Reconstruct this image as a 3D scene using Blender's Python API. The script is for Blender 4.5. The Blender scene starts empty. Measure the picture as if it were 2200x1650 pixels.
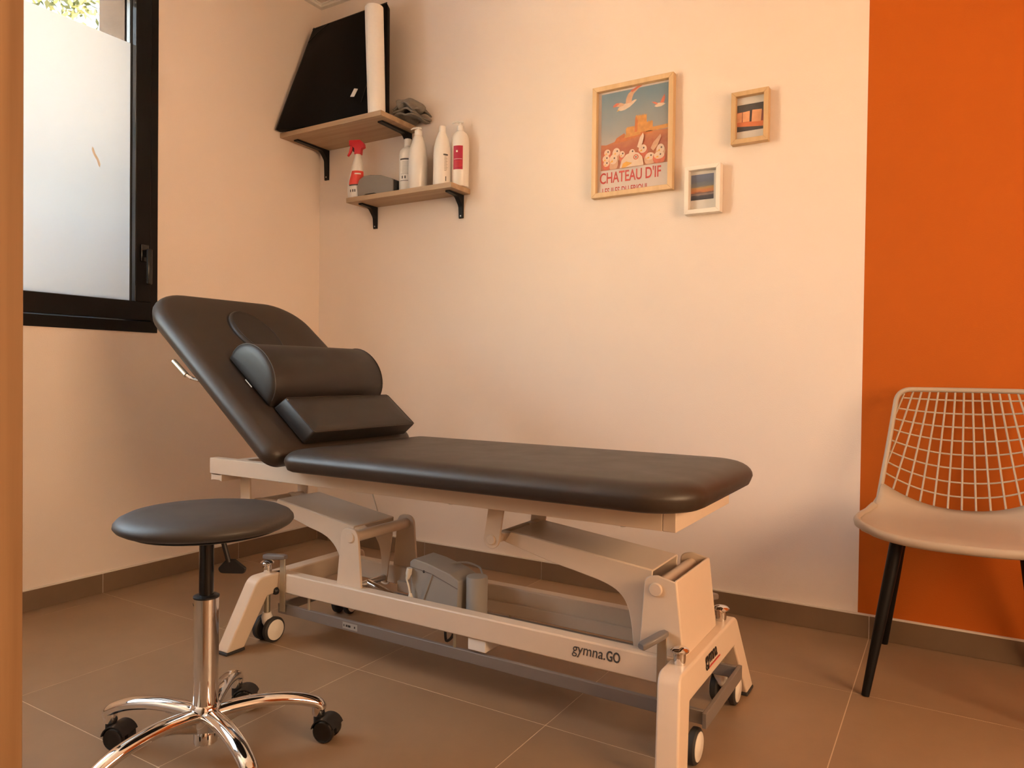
import bpy, bmesh, math, random
from mathutils import Vector, Matrix

random.seed(7)
scn = bpy.context.scene
COL = scn.collection
PI = math.pi

# ---------------------------------------------------------------- camera
F_PX = 1556.58
YAW, PITCH, ROLL = 0.5454, -0.0153, 0.0124
CAM = Vector((2.7062, -2.5936, 0.8413))
cd = bpy.data.cameras.new('camera')
cam = bpy.data.objects.new('camera', cd)
COL.objects.link(cam)
cd.sensor_fit = 'HORIZONTAL'
cd.sensor_width = 36.0
cd.lens = F_PX * 36.0 / 2200.0
cd.clip_start = 0.02
_f = Vector((-math.sin(YAW), math.cos(YAW), 0))
_r = Vector((math.cos(YAW), math.sin(YAW), 0))
_u = Vector((0, 0, 1))
f2 = _f * math.cos(PITCH) + _u * math.sin(PITCH)
u2 = _u * math.cos(PITCH) - _f * math.sin(PITCH)
r3 = _r * math.cos(ROLL) + u2 * math.sin(ROLL)
u3 = -_r * math.sin(ROLL) + u2 * math.cos(ROLL)
M = Matrix.Identity(4)
for i in range(3):
    M[i][0], M[i][1], M[i][2], M[i][3] = r3[i], u3[i], -f2[i], CAM[i]
cam.matrix_world = M
scn.camera = cam

# ---------------------------------------------------------------- world, sun, exposure
vs = scn.view_settings
scn.display_settings.display_device = 'sRGB'
vs.view_transform = 'Standard'
vs.look = 'None'
vs.exposure = 1.66
vs.gamma = 1.0
vs.use_curve_mapping = False
scn.cycles.max_bounces = 8

w = bpy.data.worlds.new('sky')
scn.world = w
w.use_nodes = True
nt = w.node_tree
nt.nodes.clear()
sky = nt.nodes.new('ShaderNodeTexSky')
sky.sky_type = 'NISHITA'
sky.sun_disc = False
sky.sun_elevation = math.radians(48)
sky.sun_rotation = math.radians(100)
sky.air_density = 1.0
sky.dust_density = 5.0
bg = nt.nodes.new('ShaderNodeBackground')
bg.inputs['Strength'].default_value = 2.45
wo = nt.nodes.new('ShaderNodeOutputWorld')
wb_mix = nt.nodes.new('ShaderNodeMix')            # the photograph's warm white balance
wb_mix.data_type = 'RGBA'
wb_mix.blend_type = 'MULTIPLY'
wb_mix.inputs[0].default_value = 1.0
wb_mix.inputs[7].default_value = (1.0, 0.81, 0.565, 1.0)
nt.links.new(sky.outputs['Color'], wb_mix.inputs[6])
nt.links.new(wb_mix.outputs[2], bg.inputs['Color'])
nt.links.new(bg.outputs['Background'], wo.inputs['Surface'])

sd = bpy.data.lights.new('sun', 'SUN')
sd.energy = 9.0
sd.angle = math.radians(0.6)
sd.color = (1.0, 0.93, 0.82)
so = bpy.data.objects.new('sun', sd)
COL.objects.link(so)
so.rotation_euler = Vector((-0.62, 0.30, -0.80)).to_track_quat('-Z', 'Y').to_euler()
so.location = (6, -3, 8)

# daylight portal in the added clear window (guides sampling only, gives no light of its own)
pd = bpy.data.lights.new('window_portal', 'AREA')
pd.shape = 'RECTANGLE'
pd.size, pd.size_y = 1.18, 1.42
pd.cycles.is_portal = True
po = bpy.data.objects.new('window_portal', pd)
COL.objects.link(po)
po.location = (-0.085, -2.20, 1.70)
po.rotation_euler = Vector((1, 0, 0)).to_track_quat('-Z', 'Y').to_euler()

FILL_POWER = 4.9          # emission strength of the added fill light on the right wall
FILL_COLOR = (1.0, 0.64, 0.36)

# ---------------------------------------------------------------- materials
MATS = {}


def new_mat(name):
    m = bpy.data.materials.new(name)
    m.use_nodes = True
    n = m.node_tree
    b = n.nodes.get('Principled BSDF')
    MATS[name] = m
    return m, n, b


def setin(b, **kw):
    for k, v in kw.items():
        k = k.replace('_', ' ')
        if k in b.inputs:
            b.inputs[k].default_value = v


def col4(c):
    return (c[0], c[1], c[2], 1.0)


def simple(name, col, rough=0.5, metal=0.0, noise=0.06, nscale=40, bump=0.0, bscale=300, coat=0.0, spec=0.5,
           transl=0.0):
    m, n, b = new_mat(name)
    tc = n.nodes.new('ShaderNodeTexCoord')
    nz = n.nodes.new('ShaderNodeTexNoise')
    nz.inputs['Scale'].default_value = nscale
    nz.inputs['Detail'].default_value = 4
    n.links.new(tc.outputs['Object'], nz.inputs['Vector'])
    mr = n.nodes.new('ShaderNodeMapRange')
    mr.inputs['To Min'].default_value = 1 - noise
    mr.inputs['To Max'].default_value = 1 + noise
    n.links.new(nz.outputs['Fac'], mr.inputs['Value'])
    mx = n.nodes.new('ShaderNodeMix')
    mx.data_type = 'RGBA'
    mx.blend_type = 'MULTIPLY'
    mx.inputs[0].default_value = 1.0
    mx.inputs[6].default_value = col4(col)
    n.links.new(mr.outputs['Result'], mx.inputs[7])
    n.links.new(mx.outputs[2], b.inputs['Base Color'])
    setin(b, Roughness=rough, Metallic=metal)
    b.inputs['Specular IOR Level'].default_value = spec
    if coat:
        b.inputs['Coat Weight'].default_value = coat
        b.inputs['Coat Roughness'].default_value = 0.15
    if bump:
        nb = n.nodes.new('ShaderNodeTexNoise')
        nb.inputs['Scale'].default_value = bscale
        nb.inputs['Detail'].default_value = 3
        n.links.new(tc.outputs['Object'], nb.inputs['Vector'])
        bp = n.nodes.new('ShaderNodeBump')
        bp.inputs['Strength'].default_value = bump
        bp.inputs['Distance'].default_value = 0.002
        n.links.new(nb.outputs['Fac'], bp.inputs['Height'])
        n.links.new(bp.outputs['Normal'], b.inputs['Normal'])
    return m


def leather(name, col, rough=0.42):
    m, n, b = new_mat(name)
    tc = n.nodes.new('ShaderNodeTexCoord')
    vo = n.nodes.new('ShaderNodeTexVoronoi')
    vo.inputs['Scale'].default_value = 420
    n.links.new(tc.outputs['Object'], vo.inputs['Vector'])
    nz = n.nodes.new('ShaderNodeTexNoise')
    nz.inputs['Scale'].default_value = 14
    n.links.new(tc.outputs['Object'], nz.inputs['Vector'])
    mr = n.nodes.new('ShaderNodeMapRange')
    mr.inputs['To Min'].default_value = rough - 0.04
    mr.inputs['To Max'].default_value = rough + 0.06
    n.links.new(nz.outputs['Fac'], mr.inputs['Value'])
    n.links.new(mr.outputs['Result'], b.inputs['Roughness'])
    b.inputs['Base Color'].default_value = col4(col)
    bp = n.nodes.new('ShaderNodeBump')
    bp.inputs['Strength'].default_value = 0.12
    bp.inputs['Distance'].default_value = 0.0006
    n.links.new(vo.outputs['Distance'], bp.inputs['Height'])
    n.links.new(bp.outputs['Normal'], b.inputs['Normal'])
    b.inputs['Specular IOR Level'].default_value = 0.5
    return m


def wood(name, c1, c2, axis=0, scale=9.0, rough=0.5):
    """grain runs along the given axis"""
    m, n, b = new_mat(name)
    tc = n.nodes.new('ShaderNodeTexCoord')
    mp = n.nodes.new('ShaderNodeMapping')
    s = [scale * 7, scale * 7, scale * 7]
    s[axis] = scale * 0.35
    mp.inputs['Scale'].default_value = s
    n.links.new(tc.outputs['Object'], mp.inputs['Vector'])
    nz = n.nodes.new('ShaderNodeTexNoise')
    nz.inputs['Scale'].default_value = 1.0
    nz.inputs['Detail'].default_value = 6
    nz.inputs['Distortion'].default_value = 0.6
    n.links.new(mp.outputs['Vector'], nz.inputs['Vector'])
    cr = n.nodes.new('ShaderNodeValToRGB')
    cr.color_ramp.elements[0].position = 0.3
    cr.color_ramp.elements[0].color = col4(c1)
    cr.color_ramp.elements[1].position = 0.7
    cr.color_ramp.elements[1].color = col4(c2)
    n.links.new(nz.outputs['Fac'], cr.inputs['Fac'])
    n.links.new(cr.outputs['Color'], b.inputs['Base Color'])
    setin(b, Roughness=rough)
    bp = n.nodes.new('ShaderNodeBump')
    bp.inputs['Strength'].default_value = 0.12
    bp.inputs['Distance'].default_value = 0.001
    n.links.new(nz.outputs['Fac'], bp.inputs['Height'])
    n.links.new(bp.outputs['Normal'], b.inputs['Normal'])
    return m


WALL_COL = (0.80, 0.705, 0.63)
ORANGE = (0.46, 0.100, 0.004)
simple('wall_paint', WALL_COL, 0.75, noise=0.015, nscale=3, bump=0.25, bscale=260, spec=0.25)
simple('orange_paint', ORANGE, 0.62, noise=0.03, nscale=3, bump=0.25, bscale=260, spec=0.3)
simple('ceiling_paint', (0.74, 0.66, 0.58), 0.8, noise=0.02, nscale=5, bump=0.3, bscale=180)
simple('trim_white', (0.75, 0.72, 0.67), 0.45)


def wall_two_tone():
    m, n, b = new_mat('wall_white_and_orange')
    tc = n.nodes.new('ShaderNodeTexCoord')
    sx = n.nodes.new('ShaderNodeSeparateXYZ')
    n.links.new(tc.outputs['Object'], sx.inputs[0])
    gt = n.nodes.new('ShaderNodeMath')
    gt.operation = 'GREATER_THAN'
    gt.inputs[1].default_value = 2.4585
    n.links.new(sx.outputs['X'], gt.inputs[0])
    nz = n.nodes.new('ShaderNodeTexNoise')
    nz.inputs['Scale'].default_value = 3
    n.links.new(tc.outputs['Object'], nz.inputs['Vector'])
    mr = n.nodes.new('ShaderNodeMapRange')
    mr.inputs['To Min'].default_value = 0.98
    mr.inputs['To Max'].default_value = 1.02
    n.links.new(nz.outputs['Fac'], mr.inputs['Value'])
    mx = n.nodes.new('ShaderNodeMix')
    mx.data_type = 'RGBA'
    mx.inputs[6].default_value = col4(WALL_COL)
    mx.inputs[7].default_value = col4(ORANGE)
    n.links.new(gt.outputs[0], mx.inputs[0])
    m2 = n.nodes.new('ShaderNodeMix')
    m2.data_type = 'RGBA'
    m2.blend_type = 'MULTIPLY'
    m2.inputs[0].default_value = 1
    n.links.new(mx.outputs[2], m2.inputs[6])
    n.links.new(mr.outputs['Result'], m2.inputs[7])
    n.links.new(m2.outputs[2], b.inputs['Base Color'])
    setin(b, Roughness=0.7)
    b.inputs['Specular IOR Level'].default_value = 0.25
    nb = n.nodes.new('ShaderNodeTexNoise')
    nb.inputs['Scale'].default_value = 260
    n.links.new(tc.outputs['Object'], nb.inputs['Vector'])
    bp = n.nodes.new('ShaderNodeBump')
    bp.inputs['Strength'].default_value = 0.25
    bp.inputs['Distance'].default_value = 0.002
    n.links.new(nb.outputs['Fac'], bp.inputs['Height'])
    n.links.new(bp.outputs['Normal'], b.inputs['Normal'])


wall_two_tone()


def tile_mat(name, k):
    m, n, b = new_mat(name)
    oi = n.nodes.new('ShaderNodeObjectInfo')
    ge = n.nodes.new('ShaderNodeNewGeometry')
    nz = n.nodes.new('ShaderNodeTexNoise')
    nz.inputs['Scale'].default_value = 2.45
    nz.inputs['Detail'].default_value = 7
    nz.inputs['Roughness'].default_value = 0.62
    n.links.new(ge.outputs['Position'], nz.inputs['Vector'])
    cr = n.nodes.new('ShaderNodeValToRGB')
    cr.color_ramp.elements[0].position = 0.3
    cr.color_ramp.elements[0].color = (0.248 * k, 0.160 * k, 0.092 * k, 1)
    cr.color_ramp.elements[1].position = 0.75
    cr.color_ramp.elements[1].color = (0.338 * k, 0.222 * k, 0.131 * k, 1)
    n.links.new(nz.outputs['Fac'], cr.inputs['Fac'])
    mr = n.nodes.new('ShaderNodeMapRange')
    mr.inputs['To Min'].default_value = 0.94
    mr.inputs['To Max'].default_value = 1.06
    n.links.new(oi.outputs['Random'], mr.inputs['Value'])
    mx = n.nodes.new('ShaderNodeMix')
    mx.data_type = 'RGBA'
    mx.blend_type = 'MULTIPLY'
    mx.inputs[0].default_value = 1
    n.links.new(cr.outputs['Color'], mx.inputs[6])
    n.links.new(mr.outputs['Result'], mx.inputs[7])
    n.links.new(mx.outputs[2], b.inputs['Base Color'])
    n2 = n.nodes.new('ShaderNodeTexNoise')
    n2.inputs['Scale'].default_value = 160
    n2.inputs['Detail'].default_value = 3
    n.links.new(ge.outputs['Position'], n2.inputs['Vector'])
    m3 = n.nodes.new('ShaderNodeMapRange')
    m3.inputs['To Min'].default_value = 0.40
    m3.inputs['To Max'].default_value = 0.56
    n.links.new(nz.outputs['Fac'], m3.inputs['Value'])
    n.links.new(m3.outputs['Result'], b.inputs['Roughness'])
    bp = n.nodes.new('ShaderNodeBump')
    bp.inputs['Strength'].default_value = 0.15
    bp.inputs['Distance'].default_value = 0.001
    n.links.new(n2.outputs['Fac'], bp.inputs['Height'])
    n.links.new(bp.outputs['Normal'], b.inputs['Normal'])


tile_mat('floor_stoneware', 1.0)
tile_mat('skirting_stoneware_shaded', 0.66)  # same tile as the floor, darkened to put shade into the skirting's colour
simple('grout', (0.66, 0.52, 0.37), 0.85, noise=0.08, nscale=60)
simple('caulk', (0.72, 0.66, 0.58), 0.6)
leather('black_leather', (0.036, 0.026, 0.019), 0.43)
leather('cushion_leather', (0.024, 0.019, 0.016), 0.46)
leather('stool_leather', (0.040, 0.036, 0.033), 0.50)
simple('white_powder_coat', (0.72, 0.59, 0.46), 0.38, noise=0.02, bump=0.04, bscale=500)
simple('white_plastic', (0.80, 0.77, 0.72), 0.35, noise=0.02)
simple('pale_hub', (0.82, 0.77, 0.68), 0.4, noise=0.02)
simple('grey_coat', (0.19, 0.165, 0.15), 0.42, noise=0.05)
simple('zinc', (0.50, 0.46, 0.36), 0.36, metal=0.85, noise=0.12, nscale=25)
simple('chrome', (0.82, 0.81, 0.80), 0.06, metal=1.0, noise=0.02)
simple('brushed_steel', (0.62, 0.60, 0.57), 0.28, metal=1.0, noise=0.06)
simple('control_grey', (0.36, 0.34, 0.31), 0.55, noise=0.03)
simple('rubber', (0.03, 0.029, 0.028), 0.6)
simple('black_plastic', (0.012, 0.011, 0.011), 0.45)
simple('black_gloss', (0.008, 0.008, 0.008), 0.18)
simple('black_aluminium', (0.007, 0.0065, 0.0065), 0.45, noise=0.04, spec=0.15)
simple('bead_gloss', (0.02, 0.02, 0.02), 0.06, spec=0.8)
simple('black_steel', (0.005, 0.005, 0.0055), 0.45, spec=0.25)
simple('black_nylon', (0.004, 0.0036, 0.0036), 0.5, noise=0.2, nscale=18, bump=0.25, bscale=30, spec=0.10)
simple('ink', (0.07, 0.065, 0.06), 0.5)
simple('ink_dark', (0.02, 0.018, 0.016), 0.5)
simple('ink_red', (0.55, 0.03, 0.03), 0.5)
simple('beige_polymer', (0.44, 0.365, 0.285), 0.42, noise=0.02)
simple('paper_white', (0.82, 0.79, 0.74), 0.8, noise=0.03, nscale=80, bump=0.4, bscale=120)
simple('bottle_white', (0.80, 0.77, 0.72), 0.30, noise=0.02)
simple('label_white', (0.78, 0.76, 0.72), 0.5)
simple('label_crimson', (0.42, 0.012, 0.05), 0.45)
simple('label_red', (0.72, 0.06, 0.04), 0.4)
simple('trigger_red', (0.62, 0.01, 0.02), 0.3)
simple('dispenser_grey', (0.235, 0.215, 0.195), 0.42, noise=0.03)
simple('towel_grey', (0.20, 0.18, 0.155), 0.95, noise=0.25, nscale=60, bump=1.0, bscale=150)
simple('stucco', (0.58, 0.47, 0.38), 0.9, noise=0.12, nscale=60, bump=1.0, bscale=110)
simple('garden_wall_added', (0.90, 0.78, 0.60), 0.9, noise=0.05, nscale=8, bump=0.5, bscale=60)  # cream picked to warm the light reaching the film
simple('parapet_film_tint', (0.42, 0.70, 1.0), 0.9, noise=0.04, nscale=8)  # strong blue picked to cool the light on the lower film
simple('terrace', (0.33, 0.46, 0.66), 0.9, noise=0.08, nscale=5)
simple('bark', (0.13, 0.09, 0.06), 0.9, noise=0.3, nscale=20, bump=1, bscale=60)
simple('backing_white', (0.62, 0.59, 0.55), 0.7, noise=0.01)
wood('frame_wood', (0.60, 0.41, 0.22), (0.72, 0.52, 0.30), axis=2, scale=5, rough=0.5)
wood('frame_wood_dark', (0.54, 0.36, 0.18), (0.64, 0.45, 0.25), axis=2, scale=5, rough=0.5)
simple('frame_white', (0.82, 0.77, 0.70), 0.45, noise=0.02)
wood('shelf_oak', (0.36, 0.24, 0.145), (0.50, 0.36, 0.23), axis=0, scale=5, rough=0.55)
wood('door_oak', (0.245, 0.135, 0.058), (0.345, 0.205, 0.098), axis=2, scale=4, rough=0.5)


def leaf_mat():
    m, n, b = new_mat('olive_leaf')
    oi = n.nodes.new('ShaderNodeNewGeometry')
    cr = n.nodes.new('ShaderNodeValToRGB')
    cr.color_ramp.elements[0].color = (0.16, 0.21, 0.05, 1)
    cr.color_ramp.elements[1].color = (0.42, 0.45, 0.22, 1)
    n.links.new(oi.outputs['Random Per Island'], cr.inputs['Fac'])
    n.links.new(cr.outputs['Color'], b.inputs['Base Color'])
    setin(b, Roughness=0.5)


leaf_mat()


def glass_mat(name, tint):
    m, n, b = new_mat(name)
    n.nodes.remove(b)
    out = n.nodes['Material Output']
    tr = n.nodes.new('ShaderNodeBsdfTransparent')
    tr.inputs['Color'].default_value = col4(tint)
    gl = n.nodes.new('ShaderNodeBsdfGlossy')
    gl.inputs['Roughness'].default_value = 0.02
    lw = n.nodes.new('ShaderNodeLayerWeight')          # Schlick reflectance, same from both sides of the sheet
    lw.inputs['Blend'].default_value = 0.5
    pw5 = n.nodes.new('ShaderNodeMath')
    pw5.operation = 'POWER'
    pw5.inputs[1].default_value = 5.0
    n.links.new(lw.outputs['Facing'], pw5.inputs[0])
    fr = n.nodes.new('ShaderNodeMath')
    fr.operation = 'MULTIPLY_ADD'
    fr.inputs[1].default_value = 0.96
    fr.inputs[2].default_value = 0.02
    n.links.new(pw5.outputs[0], fr.inputs[0])
    mx = n.nodes.new('ShaderNodeMixShader')
    n.links.new(fr.outputs[0], mx.inputs[0])
    n.links.new(tr.outputs[0], mx.inputs[1])
    n.links.new(gl.outputs[0], mx.inputs[2])
    n.links.new(mx.outputs[0], out.inputs['Surface'])


glass_mat('window_glass', (0.95, 0.96, 0.96))
glass_mat('tinted_glass', (0.612, 0.606, 0.602))      # double glazing behind the film, tint added to dim the strong daylight


def film_mat():
    m, n, b = new_mat('frosted_film')
    n.nodes.remove(b)
    out = n.nodes['Material Output']
    t = n.nodes.new('ShaderNodeBsdfTranslucent')
    t.inputs['Color'].default_value = (0.83, 0.89, 0.955, 1)
    d = n.nodes.new('ShaderNodeBsdfDiffuse')
    d.inputs['Color'].default_value = (0.75, 0.75, 0.74, 1)
    mx = n.nodes.new('ShaderNodeMixShader')
    mx.inputs[0].default_value = 0.15
    n.links.new(t.outputs[0], mx.inputs[1])
    n.links.new(d.outputs[0], mx.inputs[2])
    n.links.new(mx.outputs[0], out.inputs['Surface'])


film_mat()


def picture_glass():
    m, n, b = new_mat('picture_glass')
    n.nodes.remove(b)
    out = n.nodes['Material Output']
    tr = n.nodes.new('ShaderNodeBsdfTransparent')
    gl = n.nodes.new('ShaderNodeBsdfGlossy')
    gl.inputs['Roughness'].default_value = 0.03
    lw = n.nodes.new('ShaderNodeLayerWeight')          # Schlick reflectance, same from both sides of the sheet
    lw.inputs['Blend'].default_value = 0.5
    pw5 = n.nodes.new('ShaderNodeMath')
    pw5.operation = 'POWER'
    pw5.inputs[1].default_value = 5.0
    n.links.new(lw.outputs['Facing'], pw5.inputs[0])
    fr = n.nodes.new('ShaderNodeMath')
    fr.operation = 'MULTIPLY_ADD'
    fr.inputs[1].default_value = 0.96
    fr.inputs[2].default_value = 0.02
    n.links.new(pw5.outputs[0], fr.inputs[0])
    mx = n.nodes.new('ShaderNodeMixShader')
    n.links.new(fr.outputs[0], mx.inputs[0])
    n.links.new(tr.outputs[0], mx.inputs[1])
    n.links.new(gl.outputs[0], mx.inputs[2])
    n.links.new(mx.outputs[0], out.inputs['Surface'])


picture_glass()


def emit_mat(name, col, strength):
    m, n, b = new_mat(name)
    b.inputs['Base Color'].default_value = (0.8, 0.8, 0.8, 1)
    b.inputs['Emission Color'].default_value = col4(col)
    b.inputs['Emission Strength'].default_value = strength


emit_mat('fill_diffuser', FILL_COLOR, FILL_POWER)


def ramp_mat(name, stops, axis, lo, hi, noise=0.0, nscale=8, stretch=(1, 1, 1), rough=0.55):
    """flat print: colour bands along one object axis, broken up by noise"""
    m, n, b = new_mat(name)
    tc = n.nodes.new('ShaderNodeTexCoord')
    sx = n.nodes.new('ShaderNodeSeparateXYZ')
    n.links.new(tc.outputs['Object'], sx.inputs[0])
    mr = n.nodes.new('ShaderNodeMapRange')
    mr.inputs['From Min'].default_value = lo
    mr.inputs['From Max'].default_value = hi
    n.links.new(sx.outputs['XYZ'[axis]], mr.inputs['Value'])
    mp = n.nodes.new('ShaderNodeMapping')
    mp.inputs['Scale'].default_value = stretch
    n.links.new(tc.outputs['Object'], mp.inputs['Vector'])
    nz = n.nodes.new('ShaderNodeTexNoise')
    nz.inputs['Scale'].default_value = nscale
    nz.inputs['Detail'].default_value = 4
    n.links.new(mp.outputs['Vector'], nz.inputs['Vector'])
    ma = n.nodes.new('ShaderNodeMath')
    ma.operation = 'MULTIPLY_ADD'
    ma.inputs[1].default_value = noise
    n.links.new(nz.outputs['Fac'], ma.inputs[0])
    n.links.new(mr.outputs['Result'], ma.inputs[2])
    sb = n.nodes.new('ShaderNodeMath')
    sb.operation = 'SUBTRACT'
    sb.inputs[1].default_value = noise * 0.5
    n.links.new(ma.outputs[0], sb.inputs[0])
    cr = n.nodes.new('ShaderNodeValToRGB')
    e = cr.color_ramp.elements
    while len(e) < len(stops):
        e.new(0.5)
    for el, (p, c) in zip(e, stops):
        el.position = p
        el.color = col4(c)
    n.links.new(sb.outputs[0], cr.inputs['Fac'])
    n.links.new(cr.outputs['Color'], b.inputs['Base Color'])
    setin(b, Roughness=rough)


# ---------------------------------------------------------------- mesh helpers
class G:
    """collects shapes (world coordinates) into one mesh"""

    def __init__(self):
        self.v, self.f = [], []

    def add(self, vs_, fs_):
        o = len(self.v)
        self.v += [Vector(p) for p in vs_]
        self.f += [tuple(i + o for i in q) for q in fs_]
        return self

    def box(self, a, b):
        (x0, y0, z0), (x1, y1, z1) = a, b
        return self.add([(x0, y0, z0), (x1, y0, z0), (x1, y1, z0), (x0, y1, z0),
                         (x0, y0, z1), (x1, y0, z1), (x1, y1, z1), (x0, y1, z1)],
                        [(3, 2, 1, 0), (4, 5, 6, 7), (0, 1, 5, 4), (1, 2, 6, 5), (2, 3, 7, 6), (3, 0, 4, 7)])

    def loft(self, rings, cap=True, closed=True):
        n = len(rings[0])
        vs_, fs_ = [], []
        for r in rings:
            vs_ += list(r)
        for i in range(len(rings) - 1):
            for j in range(n if closed else n - 1):
                k = (j + 1) % n
                fs_.append((i * n + j, i * n + k, (i + 1) * n + k, (i + 1) * n + j))
        if cap:
            fs_.append(tuple(reversed(range(n))))
            fs_.append(tuple((len(rings) - 1) * n + j for j in range(n)))
        return self.add(vs_, fs_)

    def tube(self, path, r, seg=12, cap=True):
        path = [Vector(p) for p in path]
        rs = r if isinstance(r, (list, tuple)) else [r] * len(path)
        rings = []
        t0 = (path[1] - path[0]).normalized()
        up = Vector((0, 0, 1)) if abs(t0.z) < 0.9 else Vector((1, 0, 0))
        nrm = (up - t0 * up.dot(t0)).normalized()
        for i, p in enumerate(path):
            if i == 0:
                t = (path[1] - path[0]).normalized()
            elif i == len(path) - 1:
                t = (path[-1] - path[-2]).normalized()
            else:
                t = ((path[i + 1] - p).normalized() + (p - path[i - 1]).normalized()).normalized()
            nrm = (nrm - t * nrm.dot(t)).normalized()
            bn = t.cross(nrm)
            rr = rs[i]
            ra, rb = rr if isinstance(rr, (list, tuple)) else (rr, rr)
            rings.append([p + nrm * (math.cos(2 * PI * k / seg) * ra) + bn * (math.sin(2 * PI * k / seg) * rb)
                          for k in range(seg)])
        return self.loft(rings, cap)

    def lathe(self, prof, c, seg=32, sx=1.0, sy=1.0, axis='z', cap=True):
        c = Vector(c)
        rings = []
        for (r, h) in prof:
            ring = []
            for k in range(seg):
                a = 2 * PI * k / seg
                ca, sa = math.cos(a) * r * sx, math.sin(a) * r * sy
                if axis == 'z':
                    ring.append(c + Vector((ca, sa, h)))
                elif axis == 'y':
                    ring.append(c + Vector((ca, h, -sa)))
                else:
                    ring.append(c + Vector((h, ca, sa)))
            rings.append(ring)
        return self.loft(rings, cap)

    def prism(self, poly, fn0, fn1):
        """poly: 2D points; fn0, fn1 map a 2D point to 3D on either side"""
        return self.loft([[fn0(p) for p in poly], [fn1(p) for p in poly]])

    def xz(self, poly, y0, y1):
        return self.prism(poly, lambda p: Vector((p[0], y0, p[1])), lambda p: Vector((p[0], y1, p[1])))

    def yz(self, poly, x0, x1):
        return self.prism(poly, lambda p: Vector((x0, p[0], p[1])), lambda p: Vector((x1, p[0], p[1])))

    def xy(self, poly, z0, z1):
        return self.prism(poly, lambda p: Vector((p[0], p[1], z0)), lambda p: Vector((p[0], p[1], z1)))

    def build(self, name, mat, parent=None, smooth=35, bevel=0.0, bseg=2, subsurf=0, fix=True):
        org = base_of(parent)
        me = bpy.data.meshes.new(name)
        me.from_pydata([tuple(p - org) for p in self.v], [], self.f)
        if fix:
            bm = bmesh.new()
            bm.from_mesh(me)
            bmesh.ops.remove_doubles(bm, verts=bm.verts, dist=1e-6)
            bmesh.ops.recalc_face_normals(bm, faces=bm.faces)
            bm.to_mesh(me)
            bm.free()
        me.materials.append(MATS[mat])
        o = bpy.data.objects.new(name, me)
        COL.objects.link(o)
        if parent is not None:
            o.parent = parent
        if bevel:
            md = o.modifiers.new('bevel', 'BEVEL')
            md.width = bevel
            md.segments = bseg
            md.limit_method = 'ANGLE'
            md.angle_limit = math.radians(35)
            md.harden_normals = False
        if subsurf:
            md = o.modifiers.new('sub', 'SUBSURF')
            md.levels = md.render_levels = subsurf
        if smooth:
            me.shade_smooth()
            if smooth < 180:
                me.set_sharp_from_angle(angle=math.radians(smooth + (25 if bevel else 0)))
        return o


BASE = {}


def base_of(o):
    if o is None:
        return Vector((0, 0, 0))
    while o.parent is not None:
        o = o.parent
    return BASE.get(o.name, Vector(o.location))


def thing(name, loc, label, cat, group=None):
    o = bpy.data.objects.new(name, None)
    o.empty_display_size = 0.05
    COL.objects.link(o)
    o.location = loc
    BASE[o.name] = Vector(loc)
    o['label'] = label
    o['category'] = cat
    if group:
        o['group'] = group
    return o


def struct(o, label=None):
    o['kind'] = 'structure'
    if label:
        o['label'] = label
        o['category'] = o.name.split('_')[0]
    return o


def tag(o, label, cat, group=None):
    o['label'] = label
    o['category'] = cat
    if group:
        o['group'] = group
    return o


def arc(cx, cy, r, a0, a1, n=8):
    return [(cx + r * math.cos(math.radians(a0 + (a1 - a0) * i / n)),
             cy + r * math.sin(math.radians(a0 + (a1 - a0) * i / n))) for i in range(n + 1)]


def rrect(x0, x1, y0, y1, r, n=8):
    """rounded rectangle, r = one radius or (x1y1, x0y1, x0y0, x1y0)"""
    if not isinstance(r, (list, tuple)):
        r = [r] * 4
    r = [max(q, 1e-4) for q in r]
    return (arc(x1 - r[0], y1 - r[0], r[0], 0, 90, n) + arc(x0 + r[1], y1 - r[1], r[1], 90, 180, n) +
            arc(x0 + r[2], y0 + r[2], r[2], 180, 270, n) + arc(x1 - r[3], y0 + r[3], r[3], 270, 360, n))


def round_poly(poly, radii, n=6):
    """fillet the corners of a polygon; radii per corner"""
    out = []
    m = len(poly)
    for i, p in enumerate(poly):
        r = radii[i] if isinstance(radii, (list, tuple)) else radii
        p = Vector(p)
        a, b = Vector(poly[i - 1]), Vector(poly[(i + 1) % m])
        if r <= 0:
            out.append(tuple(p))
            continue
        d1, d2 = (a - p).normalized(), (b - p).normalized()
        ang = d1.angle(d2)
        t = min(r / math.tan(ang / 2), (a - p).length * 0.49, (b - p).length * 0.49)
        p1, p2 = p + d1 * t, p + d2 * t
        for k in range(n + 1):
            s = k / n
            q = p1 * (1 - s) ** 2 + p * 2 * s * (1 - s) + p2 * s ** 2
            out.append((q.x, q.y))
    return out


def bez(pts, n=16):
    """Catmull-Rom through points (any dimension)"""
    P = [Vector(p) for p in pts]
    P = [P[0] * 2 - P[1]] + P + [P[-1] * 2 - P[-2]]
    out = []
    for i in range(1, len(P) - 2):
        for k in range(n):
            t = k / n
            a, b, c_, d = P[i - 1], P[i], P[i + 1], P[i + 2]
            out.append(0.5 * ((2 * b) + (c_ - a) * t + (2 * a - 5 * b + 4 * c_ - d) * t * t +
                              (3 * b - a - 3 * c_ + d) * t ** 3))
    out.append(P[-2])
    return out


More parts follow.
